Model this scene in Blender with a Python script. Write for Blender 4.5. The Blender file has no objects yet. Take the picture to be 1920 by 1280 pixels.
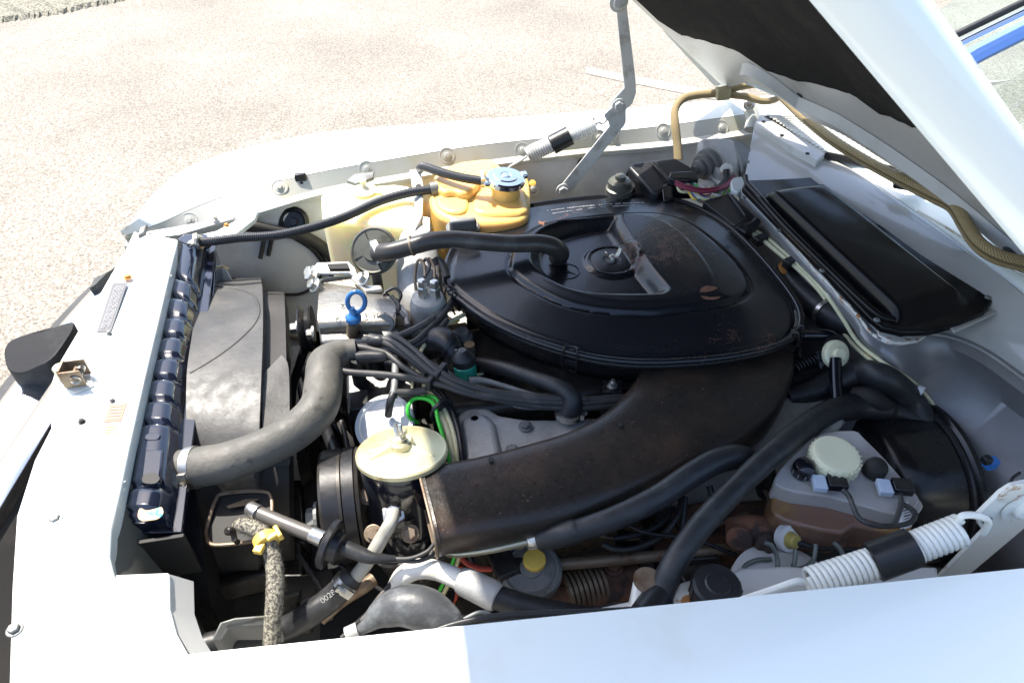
import bpy, bmesh, math, random
import numpy as np
from mathutils import Vector, Matrix
random.seed(7)
S = bpy.context.scene
COL = S.collection
R = math.radians
# ---------------------------------------------------------------- camera
CF, CP, CY = 1300.0, R(41), R(10.9)
CC = Vector((0, 0, 1.64))
FW = Vector((math.sin(CY)*math.cos(CP), math.cos(CY)*math.cos(CP), -math.sin(CP)))
RT = Vector((math.cos(CY), -math.sin(CY), 0))
UPV = RT.cross(FW)
cd = bpy.data.cameras.new('camera'); cam = bpy.data.objects.new('camera', cd); COL.objects.link(cam)
cam.location = CC
cam.rotation_euler = (R(90)-CP, 0, -CY)
cd.sensor_width = 36; cd.lens = CF/1920*36; cd.clip_start = 0.01; cd.clip_end = 500
cd.dof.use_dof = True; cd.dof.focus_distance = 1.25; cd.dof.aperture_fstop = 16
S.camera = cam
# ---------------------------------------------------------------- light
SD = Vector((-0.33, 0.40, 0.96)).normalized()          # towards the sun
w = bpy.data.worlds.new('World'); S.world = w; w.use_nodes = True
nt = w.node_tree; nt.nodes.clear()
sky = nt.nodes.new('ShaderNodeTexSky'); sky.sky_type = 'NISHITA'; sky.sun_disc = False; sky.dust_density = 2.0; sky.ozone_density = 1.0
sky.sun_elevation = math.asin(SD.z); sky.sun_rotation = math.atan2(SD.x, SD.y)
bg = nt.nodes.new('ShaderNodeBackground'); bg.inputs[1].default_value = 0.145
wo = nt.nodes.new('ShaderNodeOutputWorld')
nt.links.new(sky.outputs[0], bg.inputs[0]); nt.links.new(bg.outputs[0], wo.inputs[0])
sl = bpy.data.lights.new('sun', 'SUN'); sl.energy = 4.1; sl.angle = R(0.53); sl.color = (1, .94, .85)
so = bpy.data.objects.new('sun', sl); COL.objects.link(so)
so.rotation_euler = SD.to_track_quat('Z', 'Y').to_euler()
S.view_settings.view_transform = 'Standard'; S.view_settings.look = 'None'
S.view_settings.exposure = 1.45; S.view_settings.gamma = 1; S.view_settings.use_curve_mapping = False
# ---------------------------------------------------------------- photogrammetry: a sight line meets a plane of known height / width
def ray(px, py): return FW*CF + RT*(px-960) + UPV*(640-py)
def P(px, py, z):
    d = ray(px, py); return CC + d*((z-CC.z)/d.z)
def PY(px, py, y):
    d = ray(px, py); return CC + d*((y-CC.y)/d.y)
def dep(p): return (p-CC).dot(FW)
def rad(wpx, p): return wpx*0.5*dep(p)/CF
# ---------------------------------------------------------------- materials
MATS = {}
def mat(name, col, rough=.5, metal=0, bump=0, bscale=60, c2=None, c2scale=12, c2lo=.5, c2hi=.7, coat=0, trans=0, spec=.5,
        c3=None, c3scale=90, c3lo=.62, c3hi=.68, rvar=0, uvmode=None, wave=0, sss=0, alpha=1, wcol=None, ior=1.45):
    m = bpy.data.materials.new(name); m.use_nodes = True
    n = m.node_tree; N = n.nodes; L = n.links
    b = N['Principled BSDF']
    b.inputs['Base Color'].default_value = (*col, 1); b.inputs['Roughness'].default_value = rough
    b.inputs['Metallic'].default_value = metal; b.inputs['Specular IOR Level'].default_value = spec
    b.inputs['Coat Weight'].default_value = coat; b.inputs['Coat Roughness'].default_value = .05
    b.inputs['Transmission Weight'].default_value = trans; b.inputs['IOR'].default_value = ior
    if sss:
        b.inputs['Subsurface Weight'].default_value = sss; b.inputs['Subsurface Radius'].default_value = (.03, .02, .01); b.inputs['Subsurface Scale'].default_value = 2.5 if sss >= .8 else .5
    geo = N.new('ShaderNodeNewGeometry')
    cur = None
    def noise(scale, det=5):
        t = N.new('ShaderNodeTexNoise'); t.inputs['Scale'].default_value = scale; t.inputs['Detail'].default_value = det
        t.inputs['Roughness'].default_value = .62
        L.new(geo.outputs['Position'], t.inputs['Vector']); return t
    def mixc(a, c, fac):
        x = N.new('ShaderNodeMix'); x.data_type = 'RGBA'
        if a is None: x.inputs[6].default_value = (*col, 1)
        else: L.new(a, x.inputs[6])
        x.inputs[7].default_value = (*c, 1); L.new(fac, x.inputs[0]); return x.outputs[2]
    def ramp(o, lo, hi):
        r = N.new('ShaderNodeMapRange'); r.inputs[1].default_value = lo; r.inputs[2].default_value = hi
        r.interpolation_type = 'SMOOTHSTEP'; L.new(o, r.inputs[0]); return r.outputs[0]
    if c2 is not None: cur = mixc(cur, c2, ramp(noise(c2scale).outputs[0], c2lo, c2hi))
    if c3 is not None:
        f3 = ramp(noise(c3scale, 8).outputs[0], c3lo, c3hi); cur = mixc(cur, c3, f3)
    wv = None
    if uvmode:
        uv = N.new('ShaderNodeUVMap')
        def wavet(rot, sc):
            mp = N.new('ShaderNodeMapping'); mp.inputs['Rotation'].default_value = (0, 0, rot); L.new(uv.outputs[0], mp.inputs[0])
            t = N.new('ShaderNodeTexWave'); t.inputs['Scale'].default_value = sc; L.new(mp.outputs[0], t.inputs[0]); return t.outputs[0]
        if uvmode == 'braid':
            a = wavet(R(50), wave); c = wavet(R(-50), wave)
            mx = N.new('ShaderNodeMath'); mx.operation = 'MULTIPLY'; L.new(a, mx.inputs[0]); L.new(c, mx.inputs[1]); wv = mx.outputs[0]
        else: wv = wavet(R(90), wave)
        if wcol: cur = mixc(cur, wcol, wv)
    if cur is not None: L.new(cur, b.inputs['Base Color'])
    if bump or wv is not None:
        bp = N.new('ShaderNodeBump'); bp.inputs['Strength'].default_value = bump or .4; bp.inputs['Distance'].default_value = .002
        L.new(wv if wv is not None else noise(bscale, 6).outputs[0], bp.inputs['Height']); L.new(bp.outputs[0], b.inputs['Normal'])
    if rvar:
        r = N.new('ShaderNodeMapRange'); r.inputs[1].default_value = .35; r.inputs[2].default_value = .65
        r.inputs[3].default_value = max(0.02, rough-rvar); r.inputs[4].default_value = min(1, rough+rvar)
        L.new(noise(bscale*.4+6, 6).outputs[0], r.inputs[0]); L.new(r.outputs[0], b.inputs['Roughness'])
    if alpha < 1: b.inputs['Alpha'].default_value = alpha
    MATS[name] = m; return m
WHITE = mat('white_paint', (.755, .80, .765), .25, coat=.6, c2=(.7, .69, .62), c2scale=5, c2lo=.55, c2hi=.8, c3=(.40, .37, .32), c3scale=330, c3lo=.80, c3hi=.83)
WDIRT = mat('inner_white_paint', (.60, .60, .58), .4, c2=(.46, .45, .42), c2scale=9, c2lo=.45, c2hi=.75, c3=(.16, .11, .06), c3scale=45, c3lo=.70, c3hi=.76, bump=.1)
WCHIP = mat('chipped_white_paint', (.66, .64, .58), .45, c2=(.36, .17, .06), c2scale=60, c2lo=.52, c2hi=.62, bump=.3)
WARM = mat('painted_steel', (.70, .69, .64), .35, c2=(.55, .52, .44), c2scale=14, c3=(.30, .12, .04), c3scale=70, c3lo=.71, c3hi=.75)
FLANGE = mat('flange_paint', (.44, .44, .40), .3, coat=.3, c2=(.40, .38, .27), c2scale=6, c2lo=.5, c2hi=.75)
BLKG = mat('gloss_black_enamel', (.006, .007, .011), .16, coat=.5, bump=.05, bscale=14, rvar=.06, c3=(.14, .13, .13), c3scale=160, c3lo=.80, c3hi=.84)
TANK = mat('radiator_enamel', (.008, .011, .022), .14, coat=.8, bump=.10, bscale=22)
BLKP = mat('black_plastic', (.014, .014, .016), .38, bump=.06, bscale=200, rvar=.08)
BLKS = mat('black_satin_steel', (.012, .012, .013), .33, bump=.1, bscale=120, rvar=.1, c2=(.06, .045, .03), c2scale=18, c2lo=.55, c2hi=.8, c3=(.19, .09, .045), c3scale=120, c3lo=.69, c3hi=.74)
CVR = mat('satin_black_cover', (.006, .006, .007), .2, spec=.22, bump=.04, bscale=14, rvar=.05, c3=(.10, .10, .10), c3scale=170, c3lo=.80, c3hi=.83)
RUB = mat('black_rubber', (.018, .019, .021), .45, bump=.12, bscale=250, rvar=.08, c2=(.05, .05, .05), c2scale=20, c2lo=.5, c2hi=.8)
RUBG = mat('dusty_rubber_hose', (.080, .077, .068), .6, bump=.6, bscale=90, c2=(.12, .112, .095), c2scale=9, c2lo=.4, c2hi=.7, c3=(.045, .042, .038), c3scale=40, c3lo=.6, c3hi=.7, rvar=.1)
RIB = mat('ribbed_rubber_hose', (.022, .023, .027), .35, uvmode='rib', wave=90, bump=.5)
WIRE = mat('ignition_cable', (.040, .039, .038), .5, bump=.1, bscale=200, c2=(.08, .075, .07), c2scale=25)
SHR = mat('grey_shroud_plastic', (.045, .045, .044), .5, bump=.3, bscale=90, c2=(.082, .079, .074), c2scale=12, c2lo=.35, c2hi=.75, c3=(.03, .03, .03), c3scale=25, c3lo=.62, c3hi=.7, rvar=.1)
SHD = mat('dark_shroud_plastic', (.028, .026, .024), .6, bump=.15, bscale=90, c2=(.05, .045, .04), c2scale=11)
ALU = mat('cast_aluminium', (.42, .42, .41), .58, metal=.35, bump=.35, bscale=220, c2=(.25, .24, .225), c2scale=14, c2lo=.45, c2hi=.75, rvar=.08)
ALUB = mat('bright_cast_aluminium', (.27, .255, .225), .38, metal=.8, bump=.6, bscale=110, c2=(.16, .13, .10), c2scale=12, c2lo=.5, c2hi=.75, c3=(.1, .08, .06), c3scale=30, c3lo=.68, c3hi=.76)
DISC = mat('olive_grey_metal', (.085, .085, .07), .5, metal=.3, bump=.2, bscale=120, c2=(.05, .048, .036), c2scale=30)
DALU = mat('dull_grey_metal', (.19, .195, .19), .55, metal=.3, bump=.25, bscale=150, c2=(.12, .115, .10), c2scale=22)
ZINC = mat('zinc_steel', (.55, .54, .50), .32, metal=.9, bump=.12, bscale=150, c2=(.35, .30, .22), c2scale=40)
CHR = mat('chrome', (.75, .77, .80), .07, metal=1)
BAR = mat('spring_paint', (.60, .61, .60), .38, c2=(.42, .40, .36), c2scale=30, metal=.1)
SPRW = mat('white_spring_paint', (.76, .75, .69), .32, c2=(.5, .38, .22), c2scale=60, c2lo=.62, c2hi=.75)
AMB = mat('amber_plastic', (.82, .55, .18), .25, sss=.6, coat=.2, bump=.05, bscale=20)
LEM = mat('pale_yellow_plastic', (.90, .87, .60), .35, sss=1, c2=(.80, .83, .52), c2scale=7, c2lo=.5, c2hi=.7)
CREAM = mat('cream_plastic', (.76, .72, .50), .42, sss=.2, bump=.05, bscale=60)
CAPY = mat('yellow_zinc_cap', (.60, .55, .34), .38, metal=.55, bump=.15, bscale=60, c2=(.46, .36, .17), c2scale=12, c3=(.06, .05, .04), c3scale=60, c3lo=.72, c3hi=.76)
RESV = mat('cloudy_plastic_top', (.43, .41, .39), .32, sss=.3, c2=(.30, .27, .265), c2scale=16, c2lo=.45, c2hi=.7)
RESB = mat('stained_brown_reservoir', (.19, .11, .08), .25, sss=.3, c2=(.30, .17, .06), c2scale=12, c2lo=.45, c2hi=.65, coat=.3)
RUST = mat('rusty_iron', (.12, .065, .045), .8, metal=.1, bump=.5, bscale=120, c2=(.20, .09, .05), c2scale=22, c2lo=.4, c2hi=.65, c3=(.05, .035, .03), c3scale=14, c3lo=.5, c3hi=.6)
RPIPE = mat('rust_stained_pipe', (.22, .17, .12), .5, metal=.5, bump=.2, bscale=120, c2=(.13, .07, .04), c2scale=30)
OIL2 = mat('dull_black_metal', (.014, .013, .012), .65, bump=.2, bscale=60)
OIL = mat('oily_black_metal', (.018, .016, .014), .38, bump=.3, bscale=60, rvar=.15, c2=(.05, .042, .032), c2scale=25)
DARK = mat('dark_grime', (.017, .016, .015), .8, c2=(.035, .031, .028), c2scale=12)
FIRE = mat('silver_firewall', (.21, .212, .22), .40, metal=.35, bump=.12, bscale=18, c2=(.165, .165, .17), c2scale=7, c2lo=.4, c2hi=.7, rvar=.08)
MAT_ = mat('hood_insulation', (.018, .018, .0185), .97, bump=1, bscale=260, c2=(.036, .034, .032), c2scale=7, c2lo=.45, c2hi=.75, c3=(.06, .058, .055), c3scale=420, c3lo=.58, c3hi=.66, spec=.1)
UND = mat('hood_underside_paint', (.52, .52, .50), .35, c2=(.42, .41, .37), c2scale=8)
BLUE = mat('blue_paint', (.02, .13, .34), .3, coat=.4)
BLUC = mat('blue_plastic', (.03, .16, .50), .35)
GREEN = mat('green_plastic', (.02, .22, .16), .35)
GWIRE = mat('bright_green_wire', (.05, .55, .05), .35)
RED = mat('red_rubber', (.38, .05, .03), .5)
MAROON = mat('maroon_wire', (.20, .02, .05), .4)
TAN = mat('braided_tan_hose', (.36, .27, .13), .45, uvmode='braid', wave=95, bump=.9, wcol=(.20, .15, .075))
FUZZ = mat('frayed_fabric_hose', (.30, .28, .22), .95, bump=1, bscale=420, c2=(.08, .075, .065), c2scale=260, c2lo=.42, c2hi=.58)
CWIRE = mat('cream_wire', (.60, .57, .36), .4)
YEL = mat('yellow_plastic', (.72, .50, .10), .4)
PTAN = mat('bare_primer', (.55, .38, .20), .6, c2=(.05, .28, .28), c2scale=55, c2lo=.52, c2hi=.58)
WPL = mat('white_plastic', (.70, .71, .72), .4)
BGUM = mat('bumper_rubber', (.025, .025, .025), .55, bump=.1, bscale=200, c2=(.05, .05, .05), c2scale=8)
WHO = mat('white_hose', (.78, .75, .68), .4, c2=(.6, .55, .45), c2scale=30)
STK = mat('sticker_black', (.10, .10, .105), .45); STW = mat('sticker_silver', (.62, .62, .62), .4)
STR = mat('sticker_red', (.62, .16, .10), .5); STY = mat('sticker_yellow', (.78, .68, .30), .5)
ORA = mat('orange_sealant', (.50, .22, .04), .5, bump=.4, bscale=80)
def glass_material():
    m = bpy.data.materials.new('windscreen_glass'); m.use_nodes = True; N = m.node_tree.nodes; L = m.node_tree.links; N.clear()
    t = N.new('ShaderNodeBsdfTransparent'); t.inputs[0].default_value = (.72, .86, .84, 1); g = N.new('ShaderNodeBsdfGlossy'); g.inputs['Roughness'].default_value = .01
    f = N.new('ShaderNodeFresnel'); f.inputs[0].default_value = 1.52; x = N.new('ShaderNodeMixShader'); o = N.new('ShaderNodeOutputMaterial')
    L.new(f.outputs[0], x.inputs[0]); L.new(t.outputs[0], x.inputs[1]); L.new(g.outputs[0], x.inputs[2]); L.new(x.outputs[0], o.inputs[0]); return m
GLASS = glass_material()
PAINTG = mat('print_white', (.6, .6, .6), .5)
RUSTP = mat('bare_rust_patch', (.17, .075, .045), .75, bump=.4, bscale=300, c2=(.05, .03, .025), c2scale=120)
# lid of the air cleaner: satin black, rust blooms heavier near one side
def lid_material():
    m = mat('worn_black_lid', (.008, .009, .012), .26, coat=.15, bump=.05, bscale=130)
    n = m.node_tree; N = n.nodes; L = n.links; b = N['Principled BSDF']
    geo = N.new('ShaderNodeNewGeometry')
    def noise(s, d=9, r=.7):
        t = N.new('ShaderNodeTexNoise'); t.inputs['Scale'].default_value = s; t.inputs['Detail'].default_value = d; t.inputs['Roughness'].default_value = r
        L.new(geo.outputs['Position'], t.inputs['Vector']); return t.outputs[0]
    def dist(c, r0, r1):
        v = N.new('ShaderNodeVectorMath'); v.operation = 'DISTANCE'; L.new(geo.outputs['Position'], v.inputs[0]); v.inputs[1].default_value = c
        q = N.new('ShaderNodeMapRange'); q.inputs[1].default_value = r0; q.inputs[2].default_value = r1; q.inputs[3].default_value = 1; q.inputs[4].default_value = 0
        L.new(v.outputs['Value'], q.inputs[0]); return q.outputs[0]
    def mth(op, a, c):
        x = N.new('ShaderNodeMath'); x.operation = op
        for i, v in enumerate((a, c)):
            if isinstance(v, (int, float)): x.inputs[i].default_value = v
            else: L.new(v, x.inputs[i])
        return x.outputs[0]
    a = dist(P(1230, 470, .88), .02, .16); c = dist(P(1050, 432, .86), .01, .07); e = dist(P(1440, 690, .87), .01, .16); f = dist(P(950, 690, .87), 0, .22)
    bias = mth('ADD', mth('ADD', mth('MULTIPLY', a, .165), mth('MULTIPLY', c, .15)), mth('ADD', mth('MULTIPLY', e, .16), mth('MULTIPLY', f, .08)))
    val = mth('ADD', mth('MULTIPLY', noise(28), .62), mth('MULTIPLY', noise(260, 4), .38))
    val = mth('ADD', val, bias)
    q = N.new('ShaderNodeMapRange'); q.inputs[1].default_value = .62; q.inputs[2].default_value = .76; q.interpolation_type = 'SMOOTHSTEP'; L.new(val, q.inputs[0])
    x = N.new('ShaderNodeMix'); x.data_type = 'RGBA'; x.inputs[6].default_value = (.008, .009, .012, 1); x.inputs[7].default_value = (.12, .05, .032, 1)
    L.new(q.outputs[0], x.inputs[0]); L.new(x.outputs[2], b.inputs['Base Color'])
    r = N.new('ShaderNodeMapRange'); r.inputs[3].default_value = .25; r.inputs[4].default_value = .7; L.new(q.outputs[0], r.inputs[0])
    r2 = mth('ADD', r.outputs[0], mth('MULTIPLY', mth('SUBTRACT', noise(11), .5), .22)); L.new(r2, b.inputs['Roughness'])
    return m
LID = lid_material()
# ---------------------------------------------------------------- mesh helpers (all take world coordinates)
CTR = {}
def link(name, me, m, parent=None, label=None, smooth=True, auto=40, bevel=0, bseg=3, subsurf=0, solid=0):
    vs = [v.co for v in me.vertices]
    lo = Vector((min(v.x for v in vs), min(v.y for v in vs), min(v.z for v in vs))); hi = Vector((max(v.x for v in vs), max(v.y for v in vs), max(v.z for v in vs)))
    c = Vector(((lo.x+hi.x)/2, (lo.y+hi.y)/2, lo.z))
    for v in me.vertices: v.co -= c
    o = bpy.data.objects.new(name, me); COL.objects.link(o)
    base = CTR.get(parent.name, Vector()) if parent else Vector()
    o.location = c-base; CTR[o.name] = c
    if parent: o.parent = parent
    if m: me.materials.append(m)
    if label: o['label'] = label
    if smooth:
        for p in me.polygons: p.use_smooth = True
        try: me.set_sharp_from_angle(angle=R(auto))
        except Exception: pass
    if solid:
        s = o.modifiers.new('solid', 'SOLIDIFY'); s.thickness = solid; s.offset = -1
    if bevel:
        b = o.modifiers.new('bevel', 'BEVEL'); b.width = bevel; b.segments = bseg; b.limit_method = 'ANGLE'; b.angle_limit = R(35); b.harden_normals = False
    if subsurf:
        s = o.modifiers.new('sub', 'SUBSURF'); s.levels = subsurf; s.render_levels = subsurf
    return o
def mesh(name, verts, faces):
    me = bpy.data.meshes.new(name); me.from_pydata([tuple(v) for v in verts], [], faces)
    bm = bmesh.new(); bm.from_mesh(me); bmesh.ops.recalc_face_normals(bm, faces=bm.faces); bm.to_mesh(me); bm.free()
    me.update(); return me
def spline(pts, n=6, closed=False):
    pts = [np.array(p, float) for p in pts]; out = []; N = len(pts)
    rng = range(N if closed else N-1)
    for i in rng:
        if closed: p0, p1, p2, p3 = pts[i-1], pts[i], pts[(i+1) % N], pts[(i+2) % N]
        else: p0 = pts[i-1] if i > 0 else 2*pts[0]-pts[1]; p1 = pts[i]; p2 = pts[i+1]; p3 = pts[i+2] if i+2 < N else 2*pts[-1]-pts[-2]
        for k in range(n):
            t = k/n
            out.append(.5*((2*p1)+(-p0+p2)*t+(2*p0-5*p1+4*p2-p3)*t*t+(-p0+3*p1-3*p2+p3)*t**3))
    if not closed: out.append(pts[-1])
    return out
class MB:
    def __init__(s): s.v = []; s.f = []; s.uv = {}
    def add(s, v, f):
        o = len(s.v); s.v += [Vector(x) for x in v]; s.f += [tuple(i+o for i in q) for q in f]
    def sweep(s, pts, radii, seg=12, cap=True, flat=1.0):
        pts = [Vector(p) for p in pts]; n = len(pts); o = len(s.v); L = 0
        t0 = (pts[1]-pts[0]).normalized(); a = Vector((0, 0, 1)) if abs(t0.z) < .9 else Vector((1, 0, 0))
        u = t0.cross(a).normalized()
        for i, p in enumerate(pts):
            t = (pts[min(i+1, n-1)]-pts[max(i-1, 0)])
            if t.length < 1e-9: t = t0
            t = t.normalized(); u = (u-t*u.dot(t)).normalized(); v = t.cross(u)
            if i: L += (p-pts[i-1]).length
            r = radii[i] if hasattr(radii, '__len__') else radii
            for k in range(seg):
                an = 2*math.pi*k/seg; s.v.append(p+u*math.cos(an)*r+v*math.sin(an)*r*flat)
                s.uv[len(s.v)-1] = (k/seg*2*math.pi*r, L)
        for i in range(n-1):
            for k in range(seg):
                k2 = (k+1) % seg; s.f.append((o+i*seg+k, o+i*seg+k2, o+(i+1)*seg+k2, o+(i+1)*seg+k))
        if cap: s.f.append(tuple(o+k for k in range(seg))[::-1]); s.f.append(tuple(o+(n-1)*seg+k for k in range(seg)))
    def lathe(s, prof, c, ax, seg=32, sq=None):
        """prof: (r, h) along axis"""
        ax = Vector(ax).normalized(); a = Vector((1, 0, 0)) if abs(ax.x) < .8 else Vector((0, 1, 0))
        u = ax.cross(a).normalized(); v = ax.cross(u); c = Vector(c); o = len(s.v); n = len(prof)
        for r, h in prof:
            for k in range(seg):
                an = 2*math.pi*k/seg; s.v.append(c+ax*h+(u*math.cos(an)+v*math.sin(an))*max(r, 1e-5))
        for i in range(n-1):
            for k in range(seg):
                k2 = (k+1) % seg; s.f.append((o+i*seg+k, o+i*seg+k2, o+(i+1)*seg+k2, o+(i+1)*seg+k))
        s.f.append(tuple(o+k for k in range(seg))[::-1]); s.f.append(tuple(o+(n-1)*seg+k for k in range(seg)))
    def box(s, c, sx, sy, sz, ux=(1, 0, 0), uz=(0, 0, 1)):
        c = Vector(c); ux = Vector(ux).normalized(); uz = Vector(uz); uz = (uz-ux*uz.dot(ux)).normalized(); uy = uz.cross(ux)
        v = [c+ux*(a*sx/2)+uy*(b*sy/2)+uz*(d*sz/2) for a in (-1, 1) for b in (-1, 1) for d in (-1, 1)]
        s.add(v, [(0, 1, 3, 2), (4, 6, 7, 5), (0, 4, 5, 1), (2, 3, 7, 6), (0, 2, 6, 4), (1, 5, 7, 3)])
    def prism(s, top, dz):
        n = len(top); top = [Vector(t) for t in top]
        bot = [t+(Vector((0, 0, -dz)) if not isinstance(dz, Vector) else dz) for t in top]
        s.add(top+bot, [tuple(range(n)), tuple(range(2*n-1, n-1, -1))]+[(i, i+n, (i+1) % n+n, (i+1) % n) for i in range(n)])
    def grid(s, rows, closed=False):
        n = len(rows[0]); o = len(s.v)
        for r in rows: s.v += [Vector(x) for x in r]
        for i in range(len(rows)-1):
            for k in range(n if closed else n-1):
                k2 = (k+1) % n; s.f.append((o+i*n+k, o+i*n+k2, o+(i+1)*n+k2, o+(i+1)*n+k))
    def capends(s, n, rows, o=0):
        s.f.append(tuple(o+k for k in range(n))[::-1]); s.f.append(tuple(o+(rows-1)*n+k for k in range(n)))
    def build(s, name, m, parent=None, **kw):
        me = mesh(name, s.v, s.f)
        if s.uv:
            uvl = me.uv_layers.new(name='UVMap')
            for lp in me.loops: uvl.data[lp.index].uv = s.uv.get(lp.vertex_index, (0, 0))
        return link(name, me, m, parent, **kw)
def empty(name, loc, label=None, cat=None, parent=None):
    o = bpy.data.objects.new(name, None); COL.objects.link(o); o.empty_display_size = .05
    base = CTR.get(parent.name, Vector()) if parent else Vector()
    o.location = Vector(loc)-base; CTR[o.name] = Vector(loc)
    if parent: o.parent = parent
    if label: o['label'] = label
    if cat: o['category'] = cat
    return o
def wpts(pts):
    out = []; ws = []
    for p in pts:
        q = P(p[0], p[1], p[2]); out.append(q)
        if len(p) > 3: ws.append(rad(p[3], q))
        else: ws.append(None)
    return out, ws
def hose(name, pts, wpx, m, parent=None, label=None, n=7, seg=14, straight=False, rim=0):
    """pts (px, py, z[, width px]) -> smooth tube"""
    q, ws = wpts(pts)
    r = [ws[i] if ws[i] else rad(wpx, q[i]) for i in range(len(q))]
    if straight: sp = [(*a, b) for a, b in zip(q, r)]
    else: sp = spline([(*a, b) for a, b in zip(q, r)], n)
    mb = MB(); mb.sweep([Vector(s[:3]) for s in sp], [s[3] for s in sp], seg)
    return mb.build(name, m, parent, label=label, auto=60)
def ring(name, c, ax, r, wd, th, m, parent, label=None):
    mb = MB(); mb.lathe([(r, -wd/2), (r+th, -wd/2), (r+th, wd/2), (r, wd/2)], c, ax, 28)
    return mb.build(name, m, parent, label=label, auto=30)
def worm(name, c, ax, r, parent, side, m=None, wd=.012):
    """band hose clamp with its worm screw"""
    m = m or ZINC
    c = Vector(c); ax = Vector(ax).normalized(); side = Vector(side); side = (side-ax*side.dot(ax)).normalized()
    mb = MB(); mb.lathe([(r, -wd/2), (r+.0012, -wd/2), (r+.0012, wd/2), (r, wd/2)], c, ax, 28)
    tg = ax.cross(side); k = c+side*(r+.004)
    mb.box(k, .016, wd*.9, .006, tg, side)
    mb.lathe([(0, 0), (.0045, 0), (.0045, .008), (.0052, .009), (.0052, .014), (.003, .014), (.003, .0135)], k+side*.002+tg*.004, tg, 10)
    return mb.build(name, m, parent, auto=30)
def bolt(name, c, ax, r, h, m, parent, washer=True, label=None):
    mb = MB()
    if washer: mb.lathe([(r*1.45, 0), (r*1.45, h*.25), (r*1.3, h*.3)], c, ax, 20)
    mb.lathe([(r*.98, h*.2), (r, h*.3), (r, h*.9), (r*.88, h)], c, ax, 6)
    return mb.build(name, m, parent, smooth=False, label=label)
def disc(name, c, ax, prof, m, parent, label=None, seg=36, bevel=0):
    mb = MB(); mb.lathe(prof, c, ax, seg); return mb.build(name, m, parent, label=label, auto=32, bevel=bevel)
def slab(name, px, z, th, m, parent, label=None, bevel=.004, bseg=3, smoothn=0, **kw):
    pts = [P(a[0], a[1], a[2] if len(a) > 2 else z) for a in px]
    if smoothn: pts = [Vector(v) for v in spline([tuple(p) for p in pts], smoothn, True)]
    mb = MB(); mb.prism(pts, th); return mb.build(name, m, parent, label=label, bevel=bevel, bseg=bseg, **kw)
def text(name, s, size, mtx, m, parent, depth=.0004):
    cu = bpy.data.curves.new(name, 'FONT'); cu.body = s; cu.size = size; cu.extrude = depth; cu.align_x = 'CENTER'; cu.align_y = 'CENTER'
    t = bpy.data.objects.new('tmp', cu); COL.objects.link(t); bpy.context.view_layer.update()
    me = bpy.data.meshes.new_from_object(t.evaluated_get(bpy.context.evaluated_depsgraph_get()))
    bpy.data.objects.remove(t); me.materials.clear(); me.transform(mtx)
    me.name = name
    return link(name, me, m, parent, smooth=False)
def frame(c, x, z):
    x = Vector(x).normalized(); z = Vector(z); z = (z-x*z.dot(x)).normalized(); y = z.cross(x)
    M = Matrix((x, y, z)).transposed().to_4x4(); M.translation = Vector(c); return M
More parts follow.
